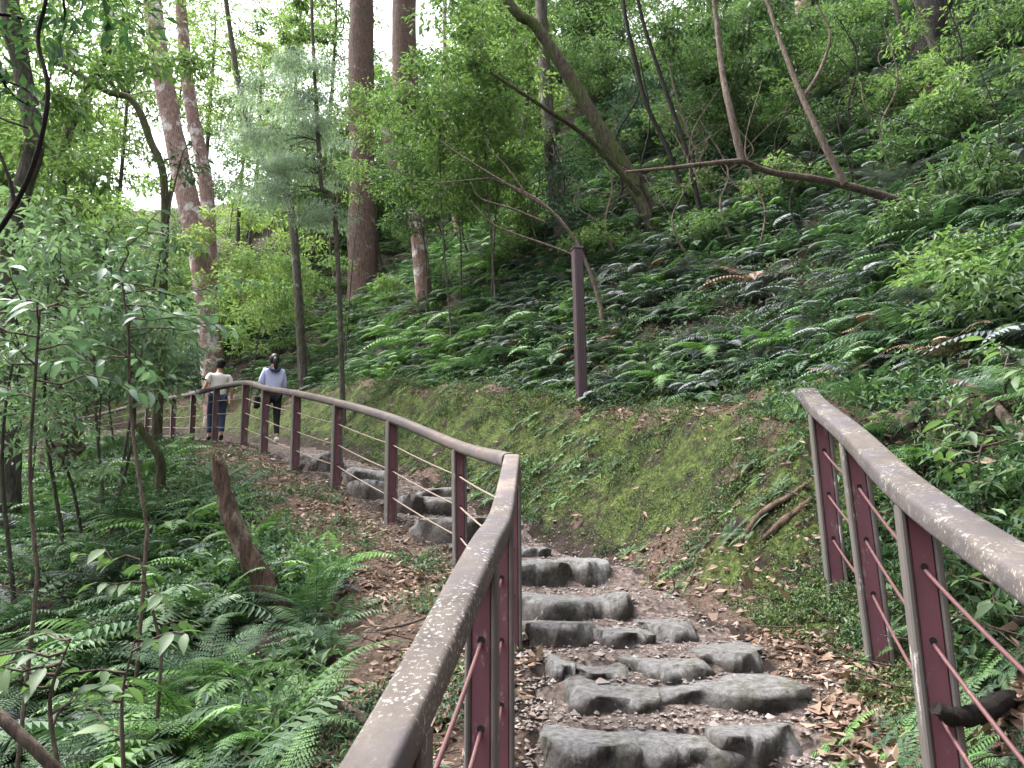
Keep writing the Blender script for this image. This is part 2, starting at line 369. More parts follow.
LITSPOT = [(*hit(px, py)[:2], r_) for px, py, r_ in ((690, 548, .2), (575, 520, .14), (640, 600, .18), (720, 480, .12), (650, 430, .22), (770, 425, .3), (800, 560, .25), (420, 470, .2), (545, 470, .1))]
def axis(lo, hi, c0, c1, step, grow=1.07):
    a = list(np.arange(c0, c1 + 1e-6, step)); d = step
    while a[-1] < hi: d *= grow; a.append(a[-1] + d)
    d = step; left = []
    x = c0
    while x > lo: d *= grow; x -= d; left.append(x)
    return np.array(left[::-1] + a)
gx = axis(-90, 80, -4.5, 4.0, .075, 1.06); gy = axis(-12, 110, 1.2, 10.0, .085, 1.055)
GX, GY = np.meshgrid(gx, gy, indexing='ij'); GZ, GS = height(GX, GY, True)
rn = rng.normal(0, .008, GZ.shape); GZ2 = GZ + rn * (np.abs(GS) > .6) - .045 * (np.abs(GS) < .5)
gm = MB(); ni, nj = GX.shape; ii, jj = np.meshgrid(np.arange(ni - 1), np.arange(nj - 1), indexing='ij'); ii = ii.ravel(); jj = jj.ravel()
gm.add(np.stack((GX.ravel(), GY.ravel(), GZ2.ravel()), 1), np.stack((ii * nj + jj, (ii + 1) * nj + jj, (ii + 1) * nj + jj + 1, ii * nj + jj + 1), 1), smooth=True)
ground = gm.build('ground', M['ground']); tag(ground, kind='structure')
def masks(x, y, s):
    yb = np.clip(y, 2, 20); b = bank0(y); u = s - b
    moss = np.clip((s - .55) / .25, 0, 1) * np.clip((2.0 - u) / .5, 0, 1) * np.clip((y - 2.0) / 2.2, .25, 1) * .66 + .05 * (s > 2)
    moss = moss * np.clip(1 - (x - 2.0) / .5 * (y < 5.6), 0, 1)
    moss = moss - .75 * np.exp(-((u - 1.22) / .16) ** 2) * (y > 4)                                        # leaf-covered ledge
    lit = .85 * 1.25 * np.exp(-((u - 1.22) / .24) ** 2) + .95 * np.exp(-((s + 1.15) / .5) ** 2) * np.clip((14 - y) / 4, 0, 1) + .75 * np.exp(-((s - .68) / .16) ** 2) * np.clip((6.4 - y) / 1, 0, 1)
    lit = lit + .5 * np.clip(1 - abs(y - 2.5) / 2.0, 0, 1) * (s > .6) + .12 + .25 * (u > 1.5) * (y < 14) + .7 * (x > 1.25) * (y < 3.3)
    for q in LITSPOT: e_ = np.exp(-(((x - q[0]) ** 2 + (y - q[1]) ** 2) / q[2] ** 2) ** .8) * np.clip(.55 + .9 * wob(x, y, 13, 1) + .4 * wob(x, y, 31, 2), 0, 1.2); lit = lit + .8 * e_; moss = moss - .5 * e_
    lit = lit * np.clip((np.abs(s) - .25) / .35, .15, 1)
    pt = np.clip(wob(x, y, 2.9, 4.1) * 1.6 - .75, 0, 1) * (s > .6) * (u < 1.4)
    lit = lit + 1.0 * pt; moss = moss - .6 * pt
    return np.clip(moss, 0, 1), np.clip(lit, 0, 1)
mo, li = masks(GX.ravel(), GY.ravel(), GS.ravel())
for nm, arr in (('moss', mo), ('litter', li)):
    a = ground.data.attributes.new(nm, 'FLOAT', 'POINT'); a.data.foreach_set('value', arr.astype(np.float32))

pm = MB(); sel = np.where((CP[:, 1] > -4) & (CP[:, 1] < 40))[0]; cross = np.linspace(-.62, .62, 17); rows = []
for i in sel:
    wv = 1 + .10 * math.sin(CS[i] * 3.1) + .07 * math.sin(CS[i] * 7.7)
    rows.append([(CP[i, 0] + CN[i, 0] * c * wv, CP[i, 1] + CN[i, 1] * c * wv) for c in cross])
rows = np.array(rows); pz = height(rows[..., 0], rows[..., 1]); edge = np.abs(cross)[None] / .62
pz = pz + .004 + rng.normal(0, .007, pz.shape) - .05 * np.clip((edge - .8) / .2, 0, 1)
nr_, nc_ = pz.shape; a, b = np.meshgrid(np.arange(nr_ - 1), np.arange(nc_ - 1), indexing='ij'); a = a.ravel(); b = b.ravel()
pm.add(np.concatenate((rows, pz[..., None]), 2).reshape(-1, 3), np.stack((a * nc_ + b, a * nc_ + b + 1, (a + 1) * nc_ + b + 1, (a + 1) * nc_ + b), 1), smooth=True)
tag(pm.build('path', M['path']), kind='structure')

# ------------------------------------------------------------------ stone steps
def rock(sx, sy, sz, seed, flat_top=True, tint=.3):
    r = np.random.default_rng(seed); mb = MB(); n = 22; m = 10
    # a subdivided block, pushed towards a rounded slab, then roughened
    V = []; F = []; idx = {}
    def vid(i, j, k):
        key = (i, j, k)
        if key not in idx: idx[key] = len(V); V.append((2 * i / n - 1, 2 * j / m - 1, 2 * k / 4 - 1))
        return idx[key]
    for i in range(n):
        for j in range(m):
            F.append((vid(i, j, 4), vid(i + 1, j, 4), vid(i + 1, j + 1, 4), vid(i, j + 1, 4))); F.append((vid(i, j, 0), vid(i, j + 1, 0), vid(i + 1, j + 1, 0), vid(i + 1, j, 0)))
    for i in range(n):
        for k in range(4):
            F.append((vid(i, 0, k), vid(i + 1, 0, k), vid(i + 1, 0, k + 1), vid(i, 0, k + 1))); F.append((vid(i, m, k), vid(i, m, k + 1), vid(i + 1, m, k + 1), vid(i + 1, m, k)))
    for j in range(m):
        for k in range(4):
            F.append((vid(0, j, k), vid(0, j, k + 1), vid(0, j + 1, k + 1), vid(0, j + 1, k))); F.append((vid(n, j, k), vid(n, j + 1, k), vid(n, j + 1, k + 1), vid(n, j, k + 1)))
    V = np.array(V, float); q = np.abs(V); p = 22.0
    V = V / ((q ** p).sum(1) ** (1 / p))[:, None]
    ph = r.uniform(0, 6, 6); x, y, z = V.T
    dn = .10 * np.sin(3.1 * x + ph[0] + 2 * y) + .07 * np.sin(5.3 * x - 3 * z + ph[1]) + .05 * np.sin(7.7 * y + 4 * x + ph[2])
    V[:, 1] *= 1 + dn + .12 * np.sin(2.2 * x + ph[3]) - .16 * x * x; V[:, 0] *= 1 + .7 * dn * (np.abs(y) > .2) - .07 * np.abs(y)
    V[:, 2] += .07 * np.sin(2.6 * x + ph[4]) + .05 * np.sin(5.1 * x + 3.3 * y + ph[5]) - .16 * x ** 6 * (z > 0)
    for _ in range(9):                                                  # broken facets: planes that shear corners off
        nrm = norm(r.normal(size=3) * np.array((1, 1, .55))); dist = r.uniform(.95, 1.22); ex = np.maximum(V @ nrm - dist, 0); V -= ex[:, None] * nrm
    V[:, 1] += (.05 * np.sin(5 * V[:, 2] + 3 * x + ph[1]) + .04 * np.sin(9 * V[:, 2] - 6 * x + ph[2])) * (np.abs(y) > .5)
    V += r.normal(0, .024, V.shape) + .03 * np.sin(9 * V[:, [1, 2, 0]] + ph[:3]) * np.sin(13 * V[:, [2, 0, 1]] + ph[3:])
    top_ = .70 + .05 * np.sin(2.3 * V[:, 0] + ph[0]) + .04 * np.sin(3.1 * V[:, 1] + 2 * V[:, 0] + ph[1]); V[:, 2] = np.where(V[:, 2] > top_, top_ + .25 * (V[:, 2] - top_), V[:, 2])
    FA = np.array(F); A = np.zeros_like(V)
    for _ in range(1):                                                  # worn edges
        A = np.zeros_like(V); cn = np.zeros(len(V))
        for q in range(4):
            for w_ in (1, 3): np.add.at(A, FA[:, q], V[FA[:, (q + w_) % 4]]); np.add.at(cn, FA[:, q], 1)
        V = .72 * V + .28 * A / cn[:, None]; V = V + r.normal(0, .006, V.shape)
    mb.poly(V * np.array((sx, sy, sz)) * .5, F, 0, tint, True)
    return mb
for k, (x0, x1, yt, yb, lab) in enumerate(STONES):
    p = FOOT[k]
    d = p[1]; w = (x1 - x0) / FOC * d * .985 / 1.0; hgt = (yb - yt) / FOC * d
    r = ray((x0 + x1) / 2, yb)
    near_top = float(np.clip(RISE[ROWOF[k]] * .9 + .02, .09 if k < 17 else .14, .24 if k < 17 else .20)); dep = .58
    o = rock(w * (1.2 if k < 17 else 1.25), dep, near_top * 2.25, 40 + k, tint=rng.random() * .5).build('step_stone', M['stone'])
    o.location = (p[0], p[1] + dep * .46, p[2] + near_top * .04 + (.05 if k >= 17 else .01) + rng.normal(0, .008))
    i = int(np.argmin((CP[:, 0] - p[0]) ** 2 + (CP[:, 1] - p[1]) ** 2)); o.rotation_euler = (rng.normal(0, .05), rng.normal(0, .06), math.atan2(CT[i, 1], CT[i, 0]) * .45 - math.pi / 2 * .45 + rng.normal(0, .11))
    tag(o, lab, 'step stone', 'stones of the steps')

# ------------------------------------------------------------------ railings
def sweep(mb, pts, w, h, rnd=.02, mat=0, up=(0, 0, 1)):
    pts = np.asarray(pts, float); n = len(pts); T = norm(np.gradient(pts, axis=0)); U = np.array(up, float)
    prof = []
    for cx, cy, a0 in ((1, 1, 0), (-1, 1, 90), (-1, -1, 180), (1, -1, 270)):
        for q in (0, 30, 60, 90):
            an = math.radians(a0 + q); prof.append((cx * (w / 2 - rnd) + rnd * math.cos(an), cy * (h / 2 - rnd) + rnd * math.sin(an)))
    prof = np.array(prof); k = len(prof); V = []
    for i in range(n):
        Sd = norm(np.cross(T[i], U)); Un = np.cross(Sd, T[i]); V.append(pts[i] + prof[:, :1] * Sd + prof[:, 1:] * Un)
    V = np.concatenate(V); i, j = np.meshgrid(np.arange(n - 1), np.arange(k), indexing='ij'); i = i.ravel(); j = j.ravel(); jn = (j + 1) % k
    mb.add(V, np.stack((i * k + j, (i + 1) * k + j, (i + 1) * k + jn, i * k + jn), 1), mat, .5, True)
    for i0 in (0, n - 1):
        c = V[i0 * k:(i0 + 1) * k]; mb.add(c, np.array([list(range(k))]), mat)
def box(mb, c, ax, ay, az, sx, sy, sz, bev=.006, mat=0):
    c = np.asarray(c, float); b = bev; V = []; out = []
    for z in (-1, 1):
        for lvl in ((1, 0) if z < 0 else (0, 1)):
            zz = z * (sz / 2 - (b if lvl == 0 else 0)); e = b if lvl else 0
            for x, y in ((-1, -1), (1, -1), (1, 1), (-1, 1)):
                for (dx, dy) in (((0, b), (b, 0)) if x * y > 0 else ((b, 0), (0, b))):
                    V.append(c + ax * x * (sx / 2 - e - dx) + ay * y * (sy / 2 - e - dy) + az * zz)
    k = 8; F = []
    for r in range(3):
        for j in range(k): F.append((r * k + j, r * k + (j + 1) % k, (r + 1) * k + (j + 1) % k, (r + 1) * k + j))
    F += [tuple(range(k - 1, -1, -1)), tuple(range(3 * k, 4 * k))]
    mb.poly(V, F, mat)
def rail_post(root, base, top, tdir, sc=1.0):
    """an I-shaped post: maroon web facing along the rail, weathered boards on both flanks"""
    base = np.asarray(base) - np.array((0, 0, .25)); top = np.asarray(top) - np.array((0, 0, .06)); o0 = np.array(root.location)
    az = norm(top - base); ax = norm(np.array((tdir[1], -tdir[0], 0.0))); ay = np.cross(az, ax); h = np.linalg.norm(top - base); c = (base + top) / 2 - o0
    mb = MB(); box(mb, c, ax, ay, az, .082 * sc, .078 * sc, h, .005)
    for fr in (.42, .62, .82):
        for sg in (-1, 1): tube(mb, [c + az * h * (fr - .5) + ay * sg * (.039 * sc - .002), c + az * h * (fr - .5) + ay * sg * (.039 * sc + .002)], .011, 10, 1)
    po = mb.build('post', [M['maroon'], M['dark']], root)
    for sg in (-1, 1):
        e = MB(); box(e, c + ax * sg * (.041 + .0125) * sc, ax, ay, az, .025 * sc, .098 * sc, h - .002, .006); e.build('edge_board', M['edge'], po)
    return [base + az * h * fr for fr in (.42, .62, .82)]
def strand(root, a, b, r, mat, sag=.01):
    o0 = np.array(root.location); a = np.asarray(a) - o0; b = np.asarray(b) - o0; n = 7
    pts = [a + (b - a) * k / n - np.array((0, 0, sag * 4 * (k / n) * (1 - k / n))) for k in range(n + 1)]
    mb = MB(); tube(mb, pts, r, 8); return mb.build('cable', mat, root)

RAILT = [np.array(t) for b, t in near[::-1]] + [p[1] for p in postL]
RAILB = [np.array(b) for b, t in near[::-1]] + [p[0] for p in postL]
lr = empty('handrail', RAILB[3], 'long maroon post handrail left of the stairs, curving away uphill past the two walkers', 'handrail')
o0 = np.array(lr.location)
for p in ((97, 437, 97, 414, 23.5), (74, 437, 74, 418, 26.5)):
    RAILB.append(P(p[0], p[1], p[4])); RAILT.append(P(p[2], p[3], p[4]))
T2 = norm(np.gradient(np.array(RAILB)[:, :2], axis=0)); anchors = []
for k, (b, t) in enumerate(zip(RAILB, RAILT)): anchors.append(rail_post(lr, b, t, T2[k] if k != 5 else np.array((-.08, 1.0)), .7 if k < 6 else .8))
for k in range(len(anchors) - 1):
    for q in range(3): strand(lr, anchors[k][q], anchors[k + 1][q], .0065, M['cable'] if k < 5 else M['cable_tan'])
up = np.array((0, 0, -.035)); ci = 5
nearpts = smooth_path(RAILT[:ci] + [RAILT[ci]], 5) + up - o0
cut = 21
mb = MB(); sweep(mb, nearpts[:cut + 1], .09, .075, .014); mb.build('top_rail', M['rail_near'], lr)
cpt = RAILT[ci] + up - o0
mb = MB(); v0 = nearpts[cut]; sweep(mb, [v0 + (cpt - v0) * q for q in (.003, .4, .75, 1.02)], .086, .072, .012); mb.build('top_rail', M['rail_new'], lr)
farpts = smooth_path(RAILT[ci:], 6) + up - o0; farpts[0] = cpt + (farpts[1] - cpt) * .12
mb = MB(); sweep(mb, farpts, .10, .085, .03); mb.build('top_rail', M['rail_far'], lr)

RB = [np.array((1.735, 4.25, -.2)), np.array((1.60, 3.5, -.45)), np.array((1.27, 2.45, -.80)), np.array((1.10, 1.55, -1.05)), np.array((.98, .7, -1.35)), np.array((.95, -.2, -1.6))]
RT = [P(818, 402, 4.25), P(851, 428, 3.5), P(912, 484, 2.45), None, None, None]
RT[3] = np.array((1.10, 1.55, -.085)); RT[4] = np.array((.98, .7, -.37)); RT[5] = np.array((.95, -.2, -.62))
RB[0] = P(838, 586, 4.25); RB[1] = P(881, 650, 3.5); RB[2] = P(949, 790, 2.45)
rr = empty('handrail', RB[1], 'short maroon post handrail with lichen spotted top on the right of the stairs', 'handrail')
o1 = np.array(rr.location); TR = norm(np.gradient(np.array(RB)[:, :2], axis=0)); an = [rail_post(rr, b, t, -TR[k], .82) for k, (b, t) in enumerate(zip(RB, RT))]
for k in range(len(an) - 1):
    for q in range(3): strand(rr, an[k][q], an[k + 1][q], .0062, M['cable'], .012)
e0 = P(806, 388, 4.42)
rp = smooth_path([e0] + RT, 6) + np.array((0, 0, -.033)) - o1
mb = MB(); sweep(mb, rp, .116, .074, .018); mb.build('top_rail', M['rail_near'], rr)

# ------------------------------------------------------------------ bare square post on the ledge
pb = hit(582, 406); sc_ = pb[1]
pe = empty('marker_post', pb, 'bare dark maroon square post standing alone on the ledge above the mossy bank', 'post')
ptop = P(577, 250, pb[1] + .0) - pb
mb = MB(); azp = norm(ptop); axp = np.array((1.0, .25, 0)); axp = norm(axp - azp * axp.dot(azp)); ayp = np.cross(azp, axp); hp = np.linalg.norm(ptop)
pw = 10 / FOC * sc_
box(mb, azp * (hp / 2 - .1), axp, ayp, azp, pw, pw, hp + .2, .006); mb.build('shaft', M['pole'], pe)
mb = MB(); box(mb, azp * (hp + .012), axp, ayp, azp, pw * 1.16, pw * 1.16, .03, .006); mb.build('cap', M['pole'], pe)
for sg in (-1, 1):
    mb = MB(); box(mb, azp * (hp / 2) - ayp * (pw / 2 + .004) + axp * sg * pw * .3, axp, ayp, azp, pw * .1, .01, hp - .01, .002); mb.build('ridge', M['pole'], pe)

# ------------------------------------------------------------------ walkers
def skin(nodes, edges, sub=1):
    me = bpy.data.meshes.new('sk'); me.from_pydata([n[0] for n in nodes], edges, []); o = bpy.data.objects.new('sk', me); COL.objects.link(o)
    md = o.modifiers.new('s', 'SKIN'); md.use_smooth_shade = True
    if not me.skin_vertices: me.skin_vertices.new()
    for k, n in enumerate(nodes): r = n[1]; me.skin_vertices[0].data[k].radius = r if isinstance(r, tuple) else (r, r)
    me.skin_vertices[0].data[0].use_root = True
    sb = o.modifiers.new('b', 'SUBSURF'); sb.levels = sub; sb.render_levels = sub
    dg = bpy.context.evaluated_depsgraph_get(); ev = o.evaluated_get(dg); m2 = bpy.data.meshes.new_from_object(ev)
    bpy.data.objects.remove(o); bpy.data.meshes.remove(me); return m2
def add_part(name, me, mat, root):
    me.name = name; me.materials.clear(); me.materials.append(mat)
    me.polygons.foreach_set('material_index', np.zeros(len(me.polygons), np.int32)); o = bpy.data.objects.new(name, me); COL.objects.link(o); o.parent = root; return o
def ell(name, c, r, mat, root, cut=None, n=14):
    mb = MB(); V = []; F = []
    for i in range(n + 1):
        for j in range(2 * n):
            th = math.pi * i / n; ph = math.pi * j / n
            V.append((c[0] + r[0] * math.sin(th) * math.cos(ph), c[1] + r[1] * math.sin(th) * math.sin(ph), c[2] + r[2] * math.cos(th)))
    for i in range(n):
        for j in range(2 * n):
            q = (i * 2 * n + j, (i + 1) * 2 * n + j, (i + 1) * 2 * n + (j + 1) % (2 * n), i * 2 * n + (j + 1) % (2 * n))
            if cut is None or all(cut(V[a]) for a in q): F.append(q)
    mb.poly(V, F, 0, .5, True); return mb.build(name, mat, root)
def walker(loc, rz, h, label, female):
    k = h / 1.7; root = empty('person', loc, label, 'person', 'two walkers on the path', rz)
    v = lambda x, y, z: (x * k, y * k, z * k)           # +y is the walking direction
    hw = .095 if female else .10; sw = .165 if female else .195; kn = ((.02, .10), (-.02, -.05))
    # joints
    hipL, hipR = (-hw, 0, .90), (hw, 0, .90)
    kneeL, kneeR = (-hw - .005, .10, .50), (hw + .005, -.02, .49)
    ankL, ankR = (-hw, .03, .12), (hw, -.20, .13)
    toeL, toeR = (-hw - .01, .15, .035), (hw + .01, -.09, .035)
    shL, shR = (-sw, 0, 1.39), (sw, 0, 1.39); elL = (-sw - .07, -.06, 1.12); elR = (sw + .07, -.02, 1.11)
    wrL = (-sw - .08, .05, .89); wrR = (sw + .09, .08, .88)
    if female: elR = (sw + .05, .03, 1.12); wrR = (sw - .02, .20, 1.05); elL = (-sw - .06, .0, 1.12); wrL = (-sw + .01, .19, 1.08)
    nodes = [(v(0, 0, .95), (.14 * k, .10 * k)), (v(0, .0, 1.10), (.12 * k, .09 * k)), (v(0, .01, 1.28), (.145 * k, .10 * k)), (v(0, 0, 1.42), (.09 * k, .07 * k)),
             (v(0, .01, 1.50), .052 * k), (v(0, .03, 1.57), (.07 * k, .08 * k)), (v(0, .035, 1.66), (.072 * k, .085 * k))]
    E = [(i, i + 1) for i in range(6)]
    def chain(fr, pts):
        a = fr
        for p, r in pts: nodes.append((v(*p), r * k)); E.append((a, len(nodes) - 1)); a = len(nodes) - 1
        return a
    for hip, kne, ank, toe in ((hipL, kneeL, ankL, toeL), (hipR, kneeR, ankR, toeR)): chain(0, [(hip, .085), (kne, .055), (ank, .036), (toe, .036)])
    hands = []
    for sh, el, wr in ((shL, elL, wrL), (shR, elR, wrR)):
        w = chain(2, [(sh, .055), (el, .040), (wr, .027)]); dr = norm(np.array(wr) - np.array(el)); sd = np.array((0, 1.0, 0)) if not female else np.array((0, 0, 1.0))
        pal = np.array(wr) + dr * .07; chain(w, [(tuple(pal), .033)]); pi = len(nodes) - 1
        for q in range(4): o_ = pal + sd * (.027 - .018 * q); chain(pi, [(tuple(o_ + dr * .045), .010), (tuple(o_ + dr * (.085 - .008 * abs(q - 1.3)) - sd * .004 + np.array((0, .008, 0))), .008)])
        chain(w, [(tuple(np.array(wr) + dr * .05 + sd * .045), .011), (tuple(np.array(wr) + dr * .085 + sd * .05), .009)])
    body = add_part('body', skin(nodes, E, 1), M['skin'], root)
    # face: nose, ears, eyes on the far side of the head (both walk away)
    ell('nose', v(0, .125, 1.60), (.014 * k, .022 * k, .022 * k), M['skin'], body, n=6)
    for sg in (-1, 1):
        ell('ear', v(.078 * sg, .02, 1.605), (.012 * k, .022 * k, .034 * k), M['skin'], body, n=6); ell('eye', v(.03 * sg, .105, 1.63), (.012 * k,) * 3, M['hair'], body, n=6)
    slv = 1.0 if female else .55
    def lerp(a, b, t): return tuple(np.array(a) * (1 - t) + np.array(b) * t)
    sn = [(v(0, 0, .86 if not female else .93), (.175 * k, .135 * k)), (v(0, 0, 1.06), (.165 * k, .128 * k)), (v(0, .01, 1.26), (.175 * k, .125 * k)), (v(0, .0, 1.40), (.12 * k, .09 * k)), (v(0, .0, 1.455), (.07 * k, .062 * k))]
    se = [(0, 1), (1, 2), (2, 3), (3, 4)]
    for sh, el, wr in ((shL, elL, wrL), (shR, elR, wrR)):
        b_ = len(sn); sn.append((v(*sh), .078 * k)); se.append((2, b_)); sn.append((v(*lerp(sh, el, .95 if female else .75)), .066 * k)); se.append((b_, b_ + 1))
        if female: sn.append((v(*lerp(el, wr, .9)), .043 * k)); se.append((b_ + 1, b_ + 2))
    add_part('jumper' if female else 'shirt', skin(sn, se, 2), M['lilac_cloth'] if female else M['white_cloth'], root)
    tn = [(v(0, 0, .96), (.155 * k, .118 * k))]; te = []
    for hip, kne, ank in ((hipL, kneeL, ankL), (hipR, kneeR, ankR)):
        b_ = len(tn); r0 = (.098, .066, .05) if female else (.102, .08, .064)
        for p, r in ((hip, r0[0]), (kne, r0[1]), (lerp(kne, ank, .93), r0[2])): tn.append((v(*p), r * k))
        te += [(0, b_), (b_, b_ + 1), (b_ + 1, b_ + 2)]
    add_part('trousers', skin(tn, te, 2), M['black_cloth'] if female else M['denim'], root)
    for ank, toe in ((ankL, toeL), (ankR, toeR)):
        heel = (ank[0], ank[1] - .05, ank[2] - .07)
        add_part('shoe', skin([(v(*heel), .042 * k), (v(ank[0], ank[1], ank[2] - .05), .05 * k), (v(*toe), (.046 * k, .034 * k)), (v(toe[0], toe[1] + .05, toe[2]), (.036 * k, .026 * k))], [(0, 1), (1, 2), (2, 3)], 2), M['shoe_white'] if female else M['black_cloth'], root)
    cutf = lambda q: not (q[1] > .075 * k and q[2] < 1.645 * k) and q[2] > 1.53 * k
    hr = ell('hair', v(0, .018, 1.635), (.094 * k, .112 * k, .118 * k), M['hair'], root, cutf)
    if female:
        add_part('ponytail', skin([(v(0, -.09, 1.66), .04 * k), (v(0, -.135, 1.60), .05 * k), (v(.005, -.135, 1.48), .045 * k), (v(.01, -.125, 1.36), .02 * k)], [(0, 1), (1, 2), (2, 3)], 2), M['hair'], hr)
        mb = MB(); tube(mb, smooth_path([v(-.09, -.06, 1.46), v(-.06, -.14, 1.40), v(0, -.155, 1.37), v(.06, -.14, 1.40), v(.09, -.06, 1.46)], 5), .028 * k, 8); mb.build('hood', M['navy_cloth'], root)
        mb = MB()
        for zz in (1.035, 1.0):
            tube(mb, [v(.166 * math.cos(q), .128 * math.sin(q), zz) for q in np.linspace(0, 2 * math.pi, 22)], .012 * k, 6, cap=False)
        mb.build('waistband', M['navy_cloth'], root)
    else:
        c = ell('cap', v(0, .015, 1.66), (.102 * k, .118 * k, .105 * k), M['black_cloth'], root, lambda q: q[2] > 1.645 * k)
        mb = MB(); a_ = np.linspace(.25, math.pi - .25, 10); inn = [v(.10 * math.cos(q), .10 * math.sin(q) + .02, 1.655) for q in a_]; outr = [v(.09 * math.cos(q), .17 * math.sin(q) + .04, 1.64) for q in a_]
        V = inn + outr + [(x, y, z + .012) for x, y, z in inn] + [(x, y, z + .01) for x, y, z in outr]; n_ = 10
        mb.poly(V, [(i, i + 1, n_ + i + 1, n_ + i) for i in range(9)] + [(2 * n_ + i, 3 * n_ + i, 3 * n_ + i + 1, 2 * n_ + i + 1) for i in range(9)] + [(n_ + i, n_ + i + 1, 3 * n_ + i + 1, 3 * n_ + i) for i in range(9)], 0, .5, True)
        mb.build('cap_peak', M['black_cloth'], c)
    return root, v
def on_path(yd, off=0):
    i = int(np.argmin(np.abs(CP[:, 1] - yd))); p = CP[i, :2] + CN[i] * off; return np.array((p[0], p[1], H1(*p))), math.atan2(CT[i, 1], CT[i, 0]) - math.pi / 2, CT[i]
def on_px(px, yd):   # the point of the path band whose bearing is px at depth yd
    x = (px - 512) / FOC * yd / (cP + sP * .02); return np.array((x, yd, H1(x, yd)))
wl_ = P(269, 447, 13.1); wl_ = np.array((wl_[0], wl_[1], H1(wl_[0], wl_[1])))
wr_, wv = walker(wl_ + np.array((0, 0, .012)), 0.45, 1.56, 'person in a lilac jumper and black trousers with dark ponytail, walking away up the path', True)
ml_ = P(214, 444, 16.2); ml_ = np.array((ml_[0], ml_[1], H1(ml_[0], ml_[1])))
walker(ml_ + np.array((0, 0, .012)), .5, 1.74, 'person in a white short sleeved shirt, dark cap and jeans, walking ahead on the path', False)
bo = empty('shoulder_bag', wl_ + np.array((-.24, -.06, .73)), 'small black bag hanging at the left hip of the person in lilac', 'bag')
mb = MB(); box(mb, np.array((0, 0, 0)), np.array((.9, .43, 0)), np.array((-.43, .9, 0)), np.array((0, 0, 1.0)), .10, .17, .2, .02); mb.build('pouch', M['black_cloth'], bo)
mb = MB(); tube(mb, smooth_path([(0, -.04, .09), (.06, -.02, .32), (.17, -.03, .58), (.24, .04, .66)], 5), .008, 6); mb.build('strap', M['black_cloth'], bo)

# ------------------------------------------------------------------ plants
def frond(mb, L, Wd, n, az, lift, droop, fine=True, tint=.5, mat=0, twist=0):
    t = np.linspace(0, 1, n); pit = lift - droop * t ** 1.3
    dx = np.cos(pit); dz = np.sin(pit); x = np.concatenate(([0], np.cumsum(dx[:-1]))) * L / n; z = np.concatenate(([0], np.cumsum(dz[:-1]))) * L / n
    ca, sa = math.cos(az), math.sin(az); pts = np.stack((x * ca, x * sa, z), 1)
    T = np.stack((dx * ca, dx * sa, dz), 1); side = np.array((-sa, ca, 0.0)); Nn = np.cross(T, np.broadcast_to(side, T.shape)); 
    wp = np.clip(np.sin(np.pi * np.clip(t * .86 + .14, 0, 1) ** .8), .02, 1) * Wd * .5; wp[t < .12] = 0
    tube(mb, pts[::3] if n > 9 else pts, np.linspace(.0035, .001, len(pts[::3] if n > 9 else pts)) * (L / .6), 3, mat, .15, cap=False)
    for sg in (-1, 1):
        ok = wp > 0; c = pts[ok]; D = norm(side * sg * .9 + T[ok] * .42 - np.array((0, 0, .22)) + rng.normal(0, .05, c.shape)); w = wp[ok]; N_ = Nn[ok]
        ti = np.clip(tint + rng.normal(0, .12, len(c)), 0, 1)
        if fine:
            m = 7; f = (np.arange(m) + .5) / m
            for s2 in (-1, 1):
                cc = (c[:, None] + D[:, None] * (w[:, None] * f)[..., None]).reshape(-1, 3); sd2 = norm(np.cross(D, N_)); dd = (D[:, None] * .55 + s2 * sd2[:, None] * np.ones((1, m, 1))).reshape(-1, 3)
                ll = (w[:, None] * (.30 * (1.05 - f ** 1.6))[None]).ravel() * .75; leaves(mb, cc, dd, np.repeat(N_, m, 0), ll, ll * .62, mat, np.repeat(ti, m), .1, .1)
        else:
            leaves(mb, c, D, N_, w, L / n * .75, mat, ti, .1, .15)
def fern_mesh(name, mat, nf=10, L=.6, Wd=.2, fine=True, n=22):
    mb = MB()
    for k in range(nf):
        az = 2 * math.pi * (k + rng.uniform(-.35, .35)) / nf; l = L * rng.uniform(.65, 1.1)
        frond(mb, l, Wd * rng.uniform(.85, 1.15) * l / L, n, az, rng.uniform(.55, 1.1), rng.uniform(.9, 1.7), fine, rng.uniform(.2, .85))
    return mb, mat
fern_m = {k: [MB.mesh(*((lambda m: (m[0], 'fern', [M[mat]]))(fern_mesh('fern', mat, nf, L, Wd)))) for nf, L, Wd in sp] for k, mat, sp in (
    ('green', 'fern', ((9, .62, .24), (11, .7, .22), (8, .55, .26), (12, .66, .2))), ('bright', 'fern_bright', ((8, .62, .24), (10, .6, .22))), ('sky_sheen', 'fern_sky_sheen', ((9, .6, .26), (11, .66, .24), (8, .7, .22))))}
NF = [0]
def put_fern(x, y, kind, sc, label, group, dz=0.0, tilt=None):
    me = random.choice(fern_m[kind]); o = bpy.data.objects.new('fern', me); COL.objects.link(o); NF[0] += 1
    o.location = (x, y, H1(x, y) - .01 + dz); o.scale = (sc, sc, sc * random.uniform(.8, 1.1))
    s, _, i = st(x, y); nx, ny = CN[i[0]]; lean = .3 if s[0] > 1.5 else .15
    o.rotation_euler = Vector((-nx * lean + random.gauss(0, .1), -ny * lean + random.gauss(0, .1), 1)).to_track_quat('Z', 'Y').to_euler()
    o.rotation_euler.rotate_axis('Z', random.uniform(0, 6.28)); tag(o, label, 'fern', group); return o
